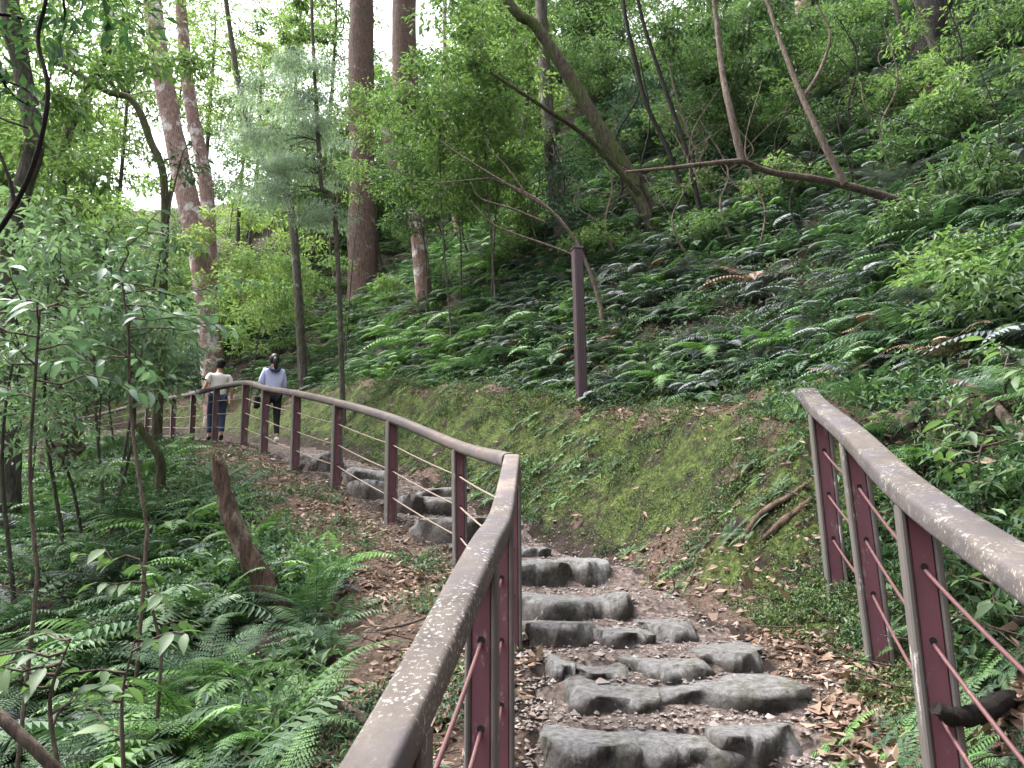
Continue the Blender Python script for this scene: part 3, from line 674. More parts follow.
def rnd_place(n, smin, smax, ymin, ymax, ok, mind=.25, fall=6.0):
    pts = []
    tries = 0
    while len(pts) < n and tries < 60:
        tries += 1; i = rng.integers(0, len(CP), 4000); s = rng.uniform(smin, smax, 4000); x = CP[i, 0] + CN[i, 0] * s; y = CP[i, 1] + CN[i, 1] * s
        k = (y > ymin) & (y < ymax) & (np.abs(x) < .72 * y + .6) & (rng.random(4000) < 1 / (1 + (np.hypot(x, y) / fall) ** 2)); x, y, s = x[k], y[k], s[k]
        s2, _, _ = st(x, y)
        for a_, b_, c_ in zip(x, y, s2):
            if ok(a_, b_, c_) and all((a_ - q[0]) ** 2 + (b_ - q[1]) ** 2 > (mind * (1 + .04 * b_)) ** 2 for q in pts):
                pts.append((a_, b_))
                if len(pts) >= n: break
    return pts
u_of = lambda s, y: s - bank0(y)
GR = 'dark ferns behind the right handrail'
GL, GH, GS_ = 'ferns on the slope left of the long handrail', 'green ferns on the hillside above the mossy bank', 'silvery ferns on the hillside'
for x, y in rnd_place(104, -9, -1.55, 2.0, 18, lambda x, y, s: s < -1.6 - .25 * math.sin(y * 2), .26, 5):
    put_fern(x, y, random.choice(('green',) * 5 + ('bright', 'sky_sheen')), random.uniform(.85, 1.35), 'feathery green fern growing in the fern bed left of the long handrail', GL)
for x, y in rnd_place(22, 1.2, 4.5, 1.8, 6.0, lambda x, y, s: x > 1.95 + .12 * (y - 3) and y > 3.2, .2, 9):
    put_fern(x, y, random.choice(('green', 'green', 'green', 'bright')), random.uniform(.6, 1.0), 'dark green fern on the slope close behind the right handrail', GR)
for x, y in rnd_place(84, 1.8, 13, 3.0, 24, lambda x, y, s: u_of(s, y) > 1.6, .33, 7):
    put_fern(x, y, random.choice(('green',) * 4 + ('bright',)), random.uniform(.8, 1.4), 'green fern growing on the hillside above the mossy bank', GH)
for x, y in rnd_place(62, 2.2, 11, 4.5, 20, lambda x, y, s: u_of(s, y) > 1.7 and x > -1 + .05 * y, .4, 8):
    put_fern(x, y, 'sky_sheen', random.uniform(.8, 1.3), 'silvery grey fern on the upper right hillside', GS_)
for x, y in rnd_place(16, -4.5, -1.3, 2.0, 4.6, lambda x, y, s: s < -1.25, .3, 9):
    put_fern(x, y, 'bright', random.uniform(1.0, 1.45), 'large bright fern in the near part of the bed left of the long handrail', 'large bright ferns at the lower left')
for px, py, kind, sc, lab in ((925, 465, 'bright', .8, 'bright green fern arching just behind the right handrail'), (880, 440, 'green', .6, 'small dark fern behind the upper end of the right handrail'),
        (285, 735, 'bright', .85, 'bright fern at the bottom edge left of the near handrail'), (200, 765, 'bright', .8, 'yellow green fern low at the bottom edge below the snag'),
        (330, 650, 'green', .6, 'dark fern just right of the foot of the broken snag')):
    p = hit(px, py)
    if p is not None: put_fern(p[0], p[1], kind, sc, lab, None)

# ground cover, litter, gravel, undergrowth: what nobody could count
def area(n, smin, smax, ymin, ymax, fall):
    X = []; Y = []; Q = []; tot = 0
    while tot < n:
        i = rng.integers(0, len(CP), n * 2); s = rng.uniform(smin, smax, n * 2); x = CP[i, 0] + CN[i, 0] * s + rng.normal(0, .05, n * 2); y = CP[i, 1] + CN[i, 1] * s + rng.normal(0, .05, n * 2)
        k = (y > ymin) & (y < ymax) & (np.abs(x) < .74 * y + .5) & (rng.random(n * 2) < 1 / (1 + (np.hypot(x, y) / fall) ** 2)); X.append(x[k]); Y.append(y[k]); tot += k.sum()
    x = np.concatenate(X)[:n]; y = np.concatenate(Y)[:n]; z, s = height(x, y, True); return x, y, z, s
def area_right(n, x0, x1, y0, y1):
    x = rng.uniform(x0, x1, n * 3); y = y0 + (y1 - y0) * rng.random(n * 3) ** 1.3; k = (np.abs(x) < .74 * y + .5); x, y = x[k][:n], y[k][:n]; z, s = height(x, y, True); return x, y, z, s
def gnormal(x, y):
    e = .05; z0 = height(x, y); return norm(np.stack(((z0 - height(x + e, y)) / e, (z0 - height(x, y + e)) / e, np.ones_like(x)), 1))
x, y, z, s = area(170000, .55, 3.0, 2.2, 20, 6); mo, li = masks(x, y, s)
clump = .5 + .5 * wob(x, y, 4.3, .7) * .8 + .25 * wob(x, y, 11, 1.9); k = (mo > .3) & (clump > .42) ; x, y, z = x[k], y[k], z[k]; N = gnormal(x, y); n = len(x)
mb = MB(); C = np.stack((x, y, z), 1) + N * rng.uniform(0, .03, (n, 1)); D = norm(sphere_dirs(n) + N * .35 + np.array((-.3, -.3, 0))); Lf = rng.uniform(.008, .026, n)
leaves(mb, C, D, N + rng.normal(0, .4, (n, 3)), Lf, Lf * .6, 0); tag(mb.build('moss_cover', M['herb']), kind='stuff', label='low moss and creeping herbs covering the bank right of the stairs', cat='ground cover')
mb = MB(); x, y, z, s = area(130000, -3.2, 7, 1.9, 18, 6); mo, li = masks(x, y, s); k = (rng.random(len(x)) < np.clip(li - .08, 0, 1) * 1.15) & ((wob(x, y, 3.7, 2.7) + .5 * wob(x, y, 9.1, .7) > -.1) | (rng.random(len(x)) < .22)); x, y, z = x[k], y[k], z[k]; N = gnormal(x, y); n = len(x)
Lf = np.clip(rng.lognormal(-2.95, .38, n), .02, .12); leaves(mb, np.stack((x, y, z), 1) + N * rng.uniform(.004, .022, (n, 1)), norm(sphere_dirs(n) * np.array((1, 1, .25))), N + rng.normal(0, .35, (n, 3)), Lf, Lf * rng.uniform(.28, .55, n), 0, np.clip(rng.beta(1.3, 1.6, n), 0, 1), rng.uniform(-.5, .35, (n, 1)), rng.uniform(-.2, .4, (n, 1)))
tag(mb.build('leaf_litter', M['litter']), kind='stuff', label='dry brown fallen leaves along the path edges and the ledge', cat='leaf litter')
mb = MB(); x, y, z, s = area(14000, -.85, .8, 1.9, 12, 4); n = len(x); base = np.array([(1, 0, 0), (-1, 0, 0), (0, 1, 0), (0, -1, 0), (0, 0, 1), (0, 0, -1)], float)
f8 = np.array([(0, 2, 4), (2, 1, 4), (1, 3, 4), (3, 0, 4), (2, 0, 5), (1, 2, 5), (3, 1, 5), (0, 3, 5)]); sz = rng.lognormal(-4.9, .45, n)
V = base[None] * (1 + rng.uniform(-.35, .35, (n, 6, 1))) * sz[:, None, None] * np.array((1.2, 1.0, .7)) + rng.normal(0, .15, (n, 6, 3)) * sz[:, None, None]; a_ = rng.uniform(0, 6.28, n)
V = np.stack((V[..., 0] * np.cos(a_)[:, None] - V[..., 1] * np.sin(a_)[:, None], V[..., 0] * np.sin(a_)[:, None] + V[..., 1] * np.cos(a_)[:, None], V[..., 2]), 2) + np.stack((x, y, z + .008), 1)[:, None]
mb.add(V.reshape(-1, 3), (f8[None] + 6 * np.arange(n)[:, None, None]).reshape(-1, 3), 0, np.repeat(rng.random(n), 6)); tag(mb.build('gravel', M['gravel']), kind='stuff', label='loose gravel and small broken stones on the steps', cat='gravel')
# undergrowth on the hillside and the lower slope: small ferns and herbs in one mass
def mass(n, smin, smax, ymin, ymax, fall, ok, lsize, names, h=.25, rad=(.04, .22), box_=None):
    mb = MB(); x, y, z, s = area_right(n, *box_) if box_ else area(n, smin, smax, ymin, ymax, fall); k = ok(x, y, s); x, y, z = x[k], y[k], z[k]; n = len(x); N = gnormal(x, y)
    m = 14; off = sphere_dirs(n * m).reshape(n, m, 3) * rng.uniform(*rad, (n, m, 1)); off[..., 2] = np.abs(off[..., 2]) * .9
    hh = rng.uniform(.03, h, (n, 1)); C = (np.stack((x, y, z), 1)[:, None] + off + N[:, None] * hh[..., None] * rng.random((n, m, 1))).reshape(-1, 3)
    D = norm(off + np.array((0, 0, -.05)) + rng.normal(0, .06, off.shape)).reshape(-1, 3); L_ = np.repeat(lsize * rng.uniform(.5, 1.4, n), m) * rng.uniform(.7, 1.2, n * m)
    ti = np.clip(np.repeat(rng.random(n), m) + rng.normal(0, .15, n * m), 0, 1); mi = np.repeat(rng.choice(len(names), n, p=[q[1] for q in names]), m)
    for q in range(len(names)):
        kk = mi == q; leaves(mb, C[kk], D[kk], np.array((0, 0, 1.0)) + rng.normal(0, .35, (kk.sum(), 3)), L_[kk], L_[kk] * .38, q, ti[kk])
    return mb, [M[q[0]] for q in names]
def fern_bed(n, smin, smax, ymin, ymax, fall, ok, sc, mats, label, tilt, box_=None):
    tm = []
    for q in range(6):
        t_ = MB()
        for k in range(7): az = 2 * math.pi * (k + rng.uniform(-.35, .35)) / 7; frond(t_, .55 * rng.uniform(.6, 1.15), .2, 21, az, rng.uniform(.5, 1.0), rng.uniform(.9, 1.6), False, rng.uniform(.2, .85))
        tm.append((np.concatenate(t_.v), t_.f, np.concatenate(t_.t)))
    mb = MB(); x, y, z, s = area_right(n * 2, *box_) if box_ else area(n * 4, smin, smax, ymin, ymax, fall); k = np.where(ok(x, y, s))[0][:n]
    for i in k:
        V, Fs, T = tm[rng.integers(6)]; a = rng.uniform(0, 6.28); g = sc * np.clip(rng.lognormal(-.08, .38), .4, 1.9); c_, s_ = math.cos(a), math.sin(a)
        W_ = np.stack((V[:, 0] * c_ - V[:, 1] * s_, V[:, 0] * s_ + V[:, 1] * c_, V[:, 2]), 1) * g
        ix = int(np.argmin((CP[:, 0] - x[i]) ** 2 + (CP[:, 1] - y[i]) ** 2)); W_ = W_ + np.outer(W_ @ np.array((CN[ix, 0], CN[ix, 1], 0)) * tilt, (0, 0, 1.0)); m = int(rng.choice(len(mats), p=[q[1] for q in mats]))
        W_ = W_ + np.array((x[i], y[i], z[i])); base = mb.n; mb.v.append(W_); mb.n += len(W_); mb.t.append(np.clip(T + rng.normal(0, .12), 0, 1))
        for f in Fs: mb.f.append(f + base); mb.m.append(np.full(len(f), m)); mb.sm.append(np.full(len(f), False))
    tag(mb.build('fern_bed', [M[q[0]] for q in mats]), kind='stuff', label=label, cat='ferns')
fern_bed(560, -14, -1.6, 1.6, 26, 7, lambda x, y, s: (s < -1.75 - .3 * np.sin(y * 2)) & (wob(x, y, 2.7, 3.3) > -.3), 1.0, (('fern', .64), ('fern_bright', .30), ('fern_sky_sheen', .06)), 'mass of dark green ferns covering the slope left of the path', .2)
fern_bed(3300, 1.5, 26, 2.6, 40, 20, lambda x, y, s: (u_of(s, y) > 1.48 + .22 * wob(x, y, 2.2, 5.0)) & (wob(x, y, 1.6, .8) + .4 * wob(x, y, 4.1, .2) > -.6), .78, (('fern', .52), ('fern_bright', .11), ('fern_sky_sheen', .31), ('litter', .04), ('leaf_dark', .02)), 'mass of green and silvery ferns covering the hillside right of the path', .32)
fern_bed(2600, 0, 0, 0, 0, 0, lambda x, y, s: (u_of(s, y) > 1.55), .85, (('fern', .50), ('fern_bright', .12), ('fern_sky_sheen', .30), ('litter', .03), ('leaf_dark', .05)), 'thick ferns high on the right hillside', .32, (0, 17, 4, 20))
fern_bed(520, .6, 2.1, 2.4, 16, 6, lambda x, y, s: (u_of(s, y) < 1.35) & (wob(x, y, 2.3, 1.0) > -.1), .22, (('fern', .6), ('fern_bright', .4)), 'tiny ferns rooted in the mossy bank', .8)
fern_bed(1300, 0, 0, 0, 0, 0, lambda x, y, s: s > 1.9, 1.05, (('fern', .55), ('fern_bright', .37), ('fern_sky_sheen', .08)), 'lush ferns on the slope just above the two walkers', .35, (-17, 1, 11, 33))
mb, ms = mass(3500, 0, 0, 0, 0, 0, lambda x, y, s: s > 1.7, .07, (('fern', .4), ('leaf_mid', .35), ('leaf_light', .25)), .22, (.03, .2), (-17, 1, 11, 33))
tag(mb.build('undergrowth', ms), kind='stuff', label='leafy undergrowth on the slope just above the two walkers', cat='undergrowth')
fern_bed(900, 1.5, 34, 15, 60, 60, lambda x, y, s: s > 2.2, 1.5, (('fern', .5), ('fern_bright', .4), ('fern_sky_sheen', .1)), 'far green ferns on the hillside above the walkers', .4)
mb, ms = mass(9000, 0, 0, 0, 0, 0, lambda x, y, s: (u_of(s, y) > 1.4) & (wob(x, y, 1.9, 3.3) > -.5), .055, (('fern', .4), ('leaf_mid', .3), ('fern_sky_sheen', .1), ('leaf_dark', .2)), .16, (.02, .17), (0, 17, 4, 20))
tag(mb.build('undergrowth', ms), kind='stuff', label='leafy undergrowth high on the right hillside', cat='undergrowth')
mb, ms = mass(11000, 1.6, 22, 3, 34, 13, lambda x, y, s: (u_of(s, y) > 1.3) & (wob(x, y, 1.9, .3) + .5 * wob(x, y, 4.7, 1.1) > -.45), .05, (('fern', .5), ('leaf_mid', .25), ('fern_sky_sheen', .13), ('leaf_dark', .12)), .12, (.02, .15))
tag(mb.build('undergrowth', ms), kind='stuff', label='low green undergrowth covering the hillside right of the path', cat='undergrowth')
mb, ms = mass(5000, -30, -1.5, 1.9, 40, 10, lambda x, y, s: (s < -1.55) & (wob(x, y, 2.1, .9) > -.2), .06, (('fern', .5), ('leaf_mid', .25), ('leaf_dark', .15), ('leaf_blue', .1)), .16)
tag(mb.build('undergrowth', ms), kind='stuff', label='low dark undergrowth covering the slope left of the path', cat='undergrowth')
mb, ms = mass(22000, .62, 2.6, 2.3, 18, 6, lambda x, y, s: (u_of(s, y) < 1.5) & (wob(x, y, 3.3, 1.4) + .6 * wob(x, y, 8.1, .5) > .15) & ~((y < 3.4) & (x > 1.25)) & ~((np.abs(x - 1.62 - .0 * y) < .33) & (np.abs(y - 5.0) < .45)), .027, (('herb', .55), ('fern', .25), ('leaf_mid', .2)), .06, (.01, .065))
tag(mb.build('creeping_herbs', ms), kind='stuff', label='small creeping herbs in clumps on the mossy bank', cat='ground cover')
mb, ms = mass(2600, -1.9, -.75, 2.3, 14, 6, lambda x, y, s: (wob(x, y, 3.9, 2.4) > .1), .035, (('fern', .5), ('leaf_mid', .3), ('leaf_blue', .2)), .05, (.015, .09))
tag(mb.build('creeping_herbs', ms), kind='stuff', label='small creeping herbs among the dry leaves left of the handrail', cat='ground cover')
mb, ms = mass(2400, 1.05, 4.5, 1.6, 6.5, 5, lambda x, y, s: (x > 1.75 + .1 * (y - 3)) & (y > 3.1) & (wob(x, y, 3.1, 1.9) > -.35), .06, (('leaf_mid', .4), ('fern', .4), ('leaf_dark', .2)), .14, (.02, .12))
tag(mb.build('undergrowth', ms), kind='stuff', label='leafy dark undergrowth on the slope behind the right handrail', cat='undergrowth')
# sparse herbs and twigs
mb = MB(); x, y, z, s = area(3200, -7, 12, 2, 20, 8); k = (np.abs(s) > .8); x, y, z = x[k], y[k], z[k]
for a_, b_, c_ in zip(x, y, z):
    az = rng.uniform(0, 6.28); l = rng.uniform(.08, .45); e = np.array((math.cos(az), math.sin(az), rng.uniform(-.1, .4))) * l; p0 = np.array((a_, b_, c_ + .02)); q = p0 + e; q[2] = max(q[2], H1(q[0], q[1]) + .01)
    tube(mb, [p0, (p0 + q) / 2 + rng.normal(0, .02, 3), q], (.004, .0035, .002), 4, 0, rng.random(), cap=False)
tag(mb.build('fallen_twigs', M['twig']), kind='stuff', label='thin dry twigs scattered over the forest floor', cat='twigs')

# ------------------------------------------------------------------ trees
def wiggly(a, b, n, amp):
    a = np.asarray(a, float); b = np.asarray(b, float); t = np.linspace(0, 1, n)[:, None]; L = np.linalg.norm(b - a)
    q = a + (b - a) * t + rng.normal(0, amp * L, (n, 3)) * np.sin(np.pi * t); return q
def crown_leaves(mb, centers, per, rad, lsize, mat=0, flat_=.45, wr=.42, droop=.25):
    for c in centers:
        n = int(per * rng.uniform(.6, 1.3)); d = sphere_dirs(n) * (rng.random((n, 1)) ** .45) * rad * rng.uniform(.7, 1.25); d[:, 2] *= flat_
        t0 = rng.uniform(.15, .85); D = norm(d + rng.normal(0, .35 * rad, (n, 3)) + np.array((0, 0, -droop * rad))); L_ = lsize * rng.uniform(.6, 1.35, n)
        leaves(mb, c + d, D, np.array((0, 0, 1.0)) + rng.normal(0, .45, (n, 3)), L_, L_ * wr, mat, np.clip(t0 + rng.normal(0, .18, n), 0, 1))
def limbs(mb, start_pts, centers, r0):
    for c in centers:
        k = int(np.argmin(np.linalg.norm(start_pts - c, axis=1) + .7 * np.maximum(start_pts[:, 2] - c[2], 0)))
        a = start_pts[k]; q = wiggly(a, c, 6, .05); q[1:-1, 2] += .06 * np.linalg.norm(c - a); tube(mb, q, np.linspace(r0, .004, 6), 5, 0, .5, cap=False)
def ellipsoid_pts(n, c, rx, rz): d = sphere_dirs(n) * (rng.random((n, 1)) ** .38); return c + d * np.array((rx, rx, rz))
def tree(name, label, trunk_pts, r, bark, leafm, crowns, lsize=.09, per=90, cl=.42, limb_r=.02, group=None, branches=(), cat='tree', flat_=.45, wr=.42, seg=12, rough=.07, droop=.25):
    """trunk_pts world points from the foot up; crowns: (centre, rx, rz, clusters)"""
    tp = smooth_path(trunk_pts, 5); base = tp[0].copy(); foot = H1(base[0], base[1]); tp[0, 2] = min(tp[0, 2], foot - .05); dn_ = norm(tp[1] - tp[0]); tp = np.vstack((tp[0] - np.array((dn_[0] * .3, dn_[1] * .3, max(.12, 3.2 * 1.25 * r[0]))), tp))
    root = empty(name, (base[0], base[1], foot), label, cat, group); o = np.array(root.location)
    rr_ = np.interp(np.linspace(0, 1, len(tp)), np.linspace(0, 1, len(r)), r); rr_[0] *= 1.25
    t = MB(); tube(t, tp - o, rr_, seg, 0, .5, rough)
    for b, r0, r1 in branches: q = smooth_path(b, 5) - o; tube(t, q, np.linspace(r0, r1, len(q)), 7, 0, .5, .06)
    lm = MB(); cs = []
    starts = tp[len(tp) // 3:] - o
    for b, r0, r1 in branches: starts = np.vstack((starts, smooth_path(b, 5)[2:] - o))
    for c, rx, rz, n in crowns:
        q = ellipsoid_pts(n, np.asarray(c) - o, rx, rz); cs.append(q); sub = q[::2]; limbs(t, starts, sub, limb_r)
    t.build('trunk', M[bark], root)
    if cs:
        crown_leaves(lm, np.concatenate(cs), per, cl, lsize, 0, flat_, wr, droop); lm.build('crown', M[leafm], root)
    return root
def px_tree(name, label, pts, r, bark, d=None, ext=5.0, leafm='leaf_mid', crown=True, dtop=0.0, **kw):
    """a trunk given by the bearings of its foot and bends, standing where that foot meets the ground"""
    h = hit(*pts[0])
    if d is None:
        if h is None: print('NOHIT', pts[0])
        d = h[1] if h is not None else 18.0
        print('depth', name, pts[0], round(float(d), 1))
    r = [q / 2 / FOC * d for q in r]
    w = [P(px, py, d + dtop * k / max(len(pts) - 1, 1)) for k, (px, py) in enumerate(pts)]
    if h is not None and abs(h[1] - d) < .5: w[0] = h
    else: w[0] = np.array((w[0][0], w[0][1], H1(w[0][0], w[0][1])))
    cr = kw.pop('crowns', [])
    if ext > 0:
        e = w[-1] - w[-2]; e = norm(e * np.array((.6, .6, 1))); w.append(w[-1] + e * ext)
        if crown: cr = cr + [(w[-1] + np.array((0, 0, .6)), 2.6, 1.5, 20)]; kw.setdefault('per', 70)
    return tree(name, label, w, [q for q in r], bark, leafm, cr, **kw)

px_tree('tree', 'tall pinkish trunk with pale lichen leaning left beyond the two walkers', [(222, 352), (205, 290), (186, 190), (165, 90), (150, -20)], (25, 23, 21, 18), 'bark_pink', d=21.5, leafm='leaf_light', lsize=.13)
px_tree('tree', 'slimmer pinkish trunk just right of the tall leaning pink trunk', [(222, 262), (207, 200), (190, 100), (180, -10)], (17, 15, 13, 11), 'bark_pink', d=23.5, leafm='leaf_light', lsize=.13)
px_tree('tree', 'straight thick trunk, grey above and red brown below, standing on the slope left of centre', [(363, 288), (362, 180), (361, 60), (362, -30)], (32, 28, 27, 26), 'bark_red', leafm='leaf_mid', lsize=.12)
px_tree('tree', 'thick reddish trunk coming down from the top edge right of the straight trunk', [(425, 222), (408, 150), (405, 60), (404, -20)], (32, 29, 28, 27), 'bark_red', leafm='leaf_mid', lsize=.12)
px_tree('tree', 'mossy trunk leaning strongly left, its foot behind and right of the bare post', [(658, 228), (632, 180), (598, 125), (566, 72), (535, 25), (500, -10)], (23, 16, 14, 12, 11), 'bark_moss', leafm='leaf_mid', lsize=.10,
        branches=[([P(640, 195, 10), P(590, 140, 9.6), P(540, 105, 9.2), P(490, 72, 9)], .045, .02)])
px_tree('tree', 'upright grey trunk with ivy on its flared foot behind the bare post', [(566, 240), (556, 195), (548, 120), (543, 40), (540, -20)], (26, 16, 14, 13, 12), 'bark_grey', leafm='leaf_dark', lsize=.08,
        crowns=[(P(560, 190, 12.5), .45, .8, 14)])
for k, (pts, lab) in enumerate(((([(692, 216), (668, 150), (645, 100), (628, 30), (622, -10)]), 'thin dark sapling leaning left, the left one of the pair right of the mossy trunk'),
                                (([(702, 222), (686, 150), (662, 80), (640, 10)]), 'thin dark sapling leaning left, the right one of the pair right of the mossy trunk'))):
    px_tree('sapling', lab, pts, (6, 5, 4.5, 3.5), 'bark_dark', ext=2, leafm='leaf_mid', seg=7)
hp = hit(915, 206); D0 = hp[1] - .2
px_tree('leaning_tree', 'bare crooked tree growing sideways out of the right hillside with upright stems', [(918, 208), (870, 192), (820, 180), (770, 172), (742, 160)], (10, 9, 8, 6.5, 5), 'twig', ext=0, crown=False, dtop=-1.0, seg=8,
        branches=[([P(742, 160, D0 - 1), P(730, 110, D0 - 1), P(722, 70, D0 - .9), P(714, 0, D0 - .8), P(706, -60, D0 - .8)], .04, .02), ([P(745, 161, D0 - 1), P(715, 163, D0 - 1.1), P(670, 168, D0 - 1.3), P(625, 172, D0 - 1.4)], .03, .012),
                  ([P(845, 184, D0 - .5), P(822, 140, D0 - .5), P(800, 92, D0 - .4), P(780, 40, D0 - .3), P(760, -20, D0 - .2)], .04, .02), ([P(803, 98, D0 - .4), P(820, 70, D0 - .3), P(830, 35, D0 - .3), P(818, 5, D0 - .3)], .022, .01)])
px_tree('tree', 'dark thick trunk at the upper right corner of the hillside', [(925, 62), (930, 30), (938, -20)], (36, 33, 31), 'bark_dark', leafm='leaf_mid')
px_tree('sapling', 'thin pale sapling left of the dark trunk at the upper right', [(940, 70), (928, 30), (912, -15)], (9, 8, 7), 'bark_grey', ext=3)
px_tree('sapling', 'thin crooked sapling farthest left at the upper right of the hillside', [(925, 62), (905, 35), (890, -15)], (7, 6, 5), 'bark_grey', ext=3)
px_tree('tree', 'pale trunk at the very top of the hillside above the crooked tree', [(805, 25), (803, 5), (806, -30)], (20, 18, 16), 'bark_pink', ext=4)
px_tree('tree', 'brown mossy trunk at the left edge behind leafy twigs', [(12, 510), (8, 400), (8, 260), (22, 190), (34, 140), (20, 60), (8, -20)], (26, 22, 19, 20, 20, 20), 'bark_grey', d=8.5, leafm='leaf_mid', lsize=.1)
px_tree('tree', 'slender mossy tree near the left edge bending sharply right at its top', [(66, 470), (64, 300), (62, 200), (66, 140), (80, 105), (97, 72)], (12, 10, 9, 11, 11, 10), 'bark_moss', d=11, ext=0, crown=False,
        branches=[([P(97, 72, 11), P(125, 72, 10.8), P(150, 68, 10.6), P(170, 58, 10.4), P(196, 64, 10.2)], .045, .015), ([P(97, 72, 11), P(108, 50, 11), P(106, 20, 11), P(112, -30, 11)], .07, .05)], leafm='leaf_light', crowns=[(P(185, 62, 10.3), .35, .2, 8), (P(120, -40, 11), 1.6, .8, 16)])
px_tree('tree', 'mossy slim trunk leaning left between the bent tree and the tall pink trunk', [(168, 330), (165, 200), (150, 140), (132, 100), (100, 88)], (10, 8, 8, 7, 5), 'bark_moss', d=13, ext=2, leafm='leaf_light')
px_tree('tree', 'thin slanting trunk left of the straight thick trunk', [(312, 248), (290, 205), (262, 160), (240, 90)], (10, 8, 7, 5), 'bark_grey', d=17, ext=3, leafm='leaf_light')
px_tree('conifer', 'feathery blue green conifer with drooping sprays left of the straight thick trunk', [(352, 245), (335, 215), (322, 188), (319, 150), (316, 100), (312, 20)], (6, 5, 5, 4, 3), 'bark_grey', d=13, ext=1.5, crown=False, leafm='leaf_conifer', lsize=.075, per=330, cl=.36, wr=.14, flat_=.25, droop=.8, limb_r=.008,
        crowns=[(P(305, 68, 13), .6, .10, 14), (P(280, 100, 13), .9, .12, 20), (P(318, 128, 13), .7, .10, 15), (P(262, 140, 13), .75, .10, 16), (P(300, 172, 13), .85, .10, 16), (P(258, 195, 13), .6, .10, 12), (P(315, 215, 13), .6, .08, 10)])
px_tree('tree', 'pale lichen trunk piece leaning left behind the twiggy branches at centre', [(428, 228), (412, 195), (395, 165), (384, 125)], (18, 16, 14, 10), 'bark_pink', d=17, ext=0, crown=False)
px_tree('sapling', 'thin straight pale sapling behind the twiggy branches at centre', [(458, 238), (453, 200), (447, 140), (445, 60)], (7, 6, 5, 4), 'bark_pink', ext=3, leafm='leaf_light')

TW = [([(412, 262), (420, 225), (415, 190), (428, 150)], 2.4), ([(470, 262), (462, 225), (470, 180), (455, 130)], 2.2), ([(505, 255), (520, 220), (512, 180), (530, 120)], 2.4), ([(618, 262), (605, 225), (612, 180), (590, 130)], 2.6), ([(640, 250), (652, 215), (640, 175), (650, 120), (640, 60)], 2.6),
      ([(735, 250), (720, 205), (728, 170), (700, 120)], 2.4), ([(770, 235), (785, 190), (775, 140), (800, 90)], 2.4), ([(540, 260), (532, 215), (540, 175), (520, 140)], 2.2), ([(600, 235), (622, 190), (615, 140), (640, 90), (632, 40)], 3), ([(722, 200), (700, 160), (680, 110), (668, 60)], 3), ([(385, 275), (378, 240), (388, 200), (380, 150)], 2.4), ([(860, 150), (848, 110), (858, 60), (840, 20)], 2.6), ([(335, 285), (330, 240), (338, 190), (325, 140)], 2.6), ([(280, 300), (270, 240), (278, 180), (262, 120)], 2.6),
      ([(690, 262), (672, 220), (690, 170), (660, 110)], 2), ([(755, 262), (765, 210), (745, 150), (762, 80)], 2), ([(805, 245), (790, 200), (812, 150), (795, 90)], 2), ([(840, 225), (852, 180), (838, 120), (850, 70)], 2.2), ([(895, 180), (880, 130), (898, 80), (882, 20)], 2.2), ([(960, 140), (948, 100), (962, 50), (945, 0)], 2.4), ([(1000, 230), (985, 180), (1000, 130), (980, 70)], 2.2), ([(675, 235), (700, 195), (690, 140), (725, 80)], 2.4), ([(560, 275), (545, 235), (565, 190), (550, 130)], 2), ([(480, 275), (492, 235), (478, 190), (500, 140)], 2), ([(435, 285), (445, 245), (432, 205), (440, 150)], 2)]
for pts, w_ in TW:
    h_ = hit(*pts[0]); dq = h_[1] if h_ is not None else 16; m1 = P(*pts[1], dq); m2 = P(*pts[2], dq)
    px_tree('bare_sapling', 'thin bare twiggy sapling on the slope', pts, (w_ * 1.2, w_, w_ * .8, w_ * .5), 'twig' if rng.random() < .5 else 'bark_dark', d=dq, ext=0, crown=False, seg=6, rough=.03, group='thin bare saplings on the slope', cat='sapling',
            branches=[(np.array([m_, m_ + np.array((dx_ * .5, 0, rng.uniform(.05, .3))), m_ + np.array((dx_ * rng.uniform(.9, 1.6), rng.uniform(-.2, .2), rng.uniform(.1, .7)))]), w_ * .28 / FOC * dq, .003) for m_, dx_ in ((m1 * .6 + m2 * .4, rng.uniform(.3, .8)), (m1 * .3 + m2 * .7, -rng.uniform(.3, .8)), (m2 * .8 + m1 * .2, rng.uniform(.2, .7)))] + [(np.array([m1, m1 + np.array((rng.uniform(-.5, .5), 0, .35)), m1 + np.array((rng.uniform(-1, 1), .1, .75))]), w_ * .3 / FOC * dq, .004), (np.array([m2, m2 + np.array((rng.uniform(-.4, .4), 0, .3)), m2 + np.array((rng.uniform(-.8, .8), .1, .8))]), w_ * .25 / FOC * dq, .004)])
# leafy understory: (crown bearing, depth, rx, rz, leaf, leaf length, clusters, leaves per cluster)
def under(px, py, d, rx, rz, leafm, ls, n, per, label, group=None, name='understory_tree', bark='bark_grey', cl=.33, r=.02, side=0.0):
    c = P(px, py, d); fx = c[0] + rng.uniform(-.5, .5) + side; fy = c[1] + rng.uniform(-.2, .5); fz = H1(fx, fy)
    if fz > c[2] - .3: fy -= 1.0; fz = H1(fx, fy)
    mid = np.array((fx * .5 + c[0] * .5 + rng.uniform(-.2, .2), fy * .5 + c[1] * .5, fz * .45 + c[2] * .55))
    return tree(name, label, [np.array((fx, fy, fz)), mid, c + np.array((0, 0, -.2 * rz)), c + np.array((rng.uniform(-.2, .2), 0, .8 * rz))], (r, r * .75, r * .5, r * .2), bark, leafm, [(c, rx, rz, int(n * 1.5)), (mid * .5 + c * .5 - np.array((0, 0, .35 * rz)), rx * .75, rz * .7, n // 2)], ls * rng.uniform(.85, 1.45), int(per * 1.2), cl, max(.005, r * .22), group, cat='tree', seg=7)
C1 = ('light leafed young tree among the trunks left of the path', 'young leafy trees in the left background')
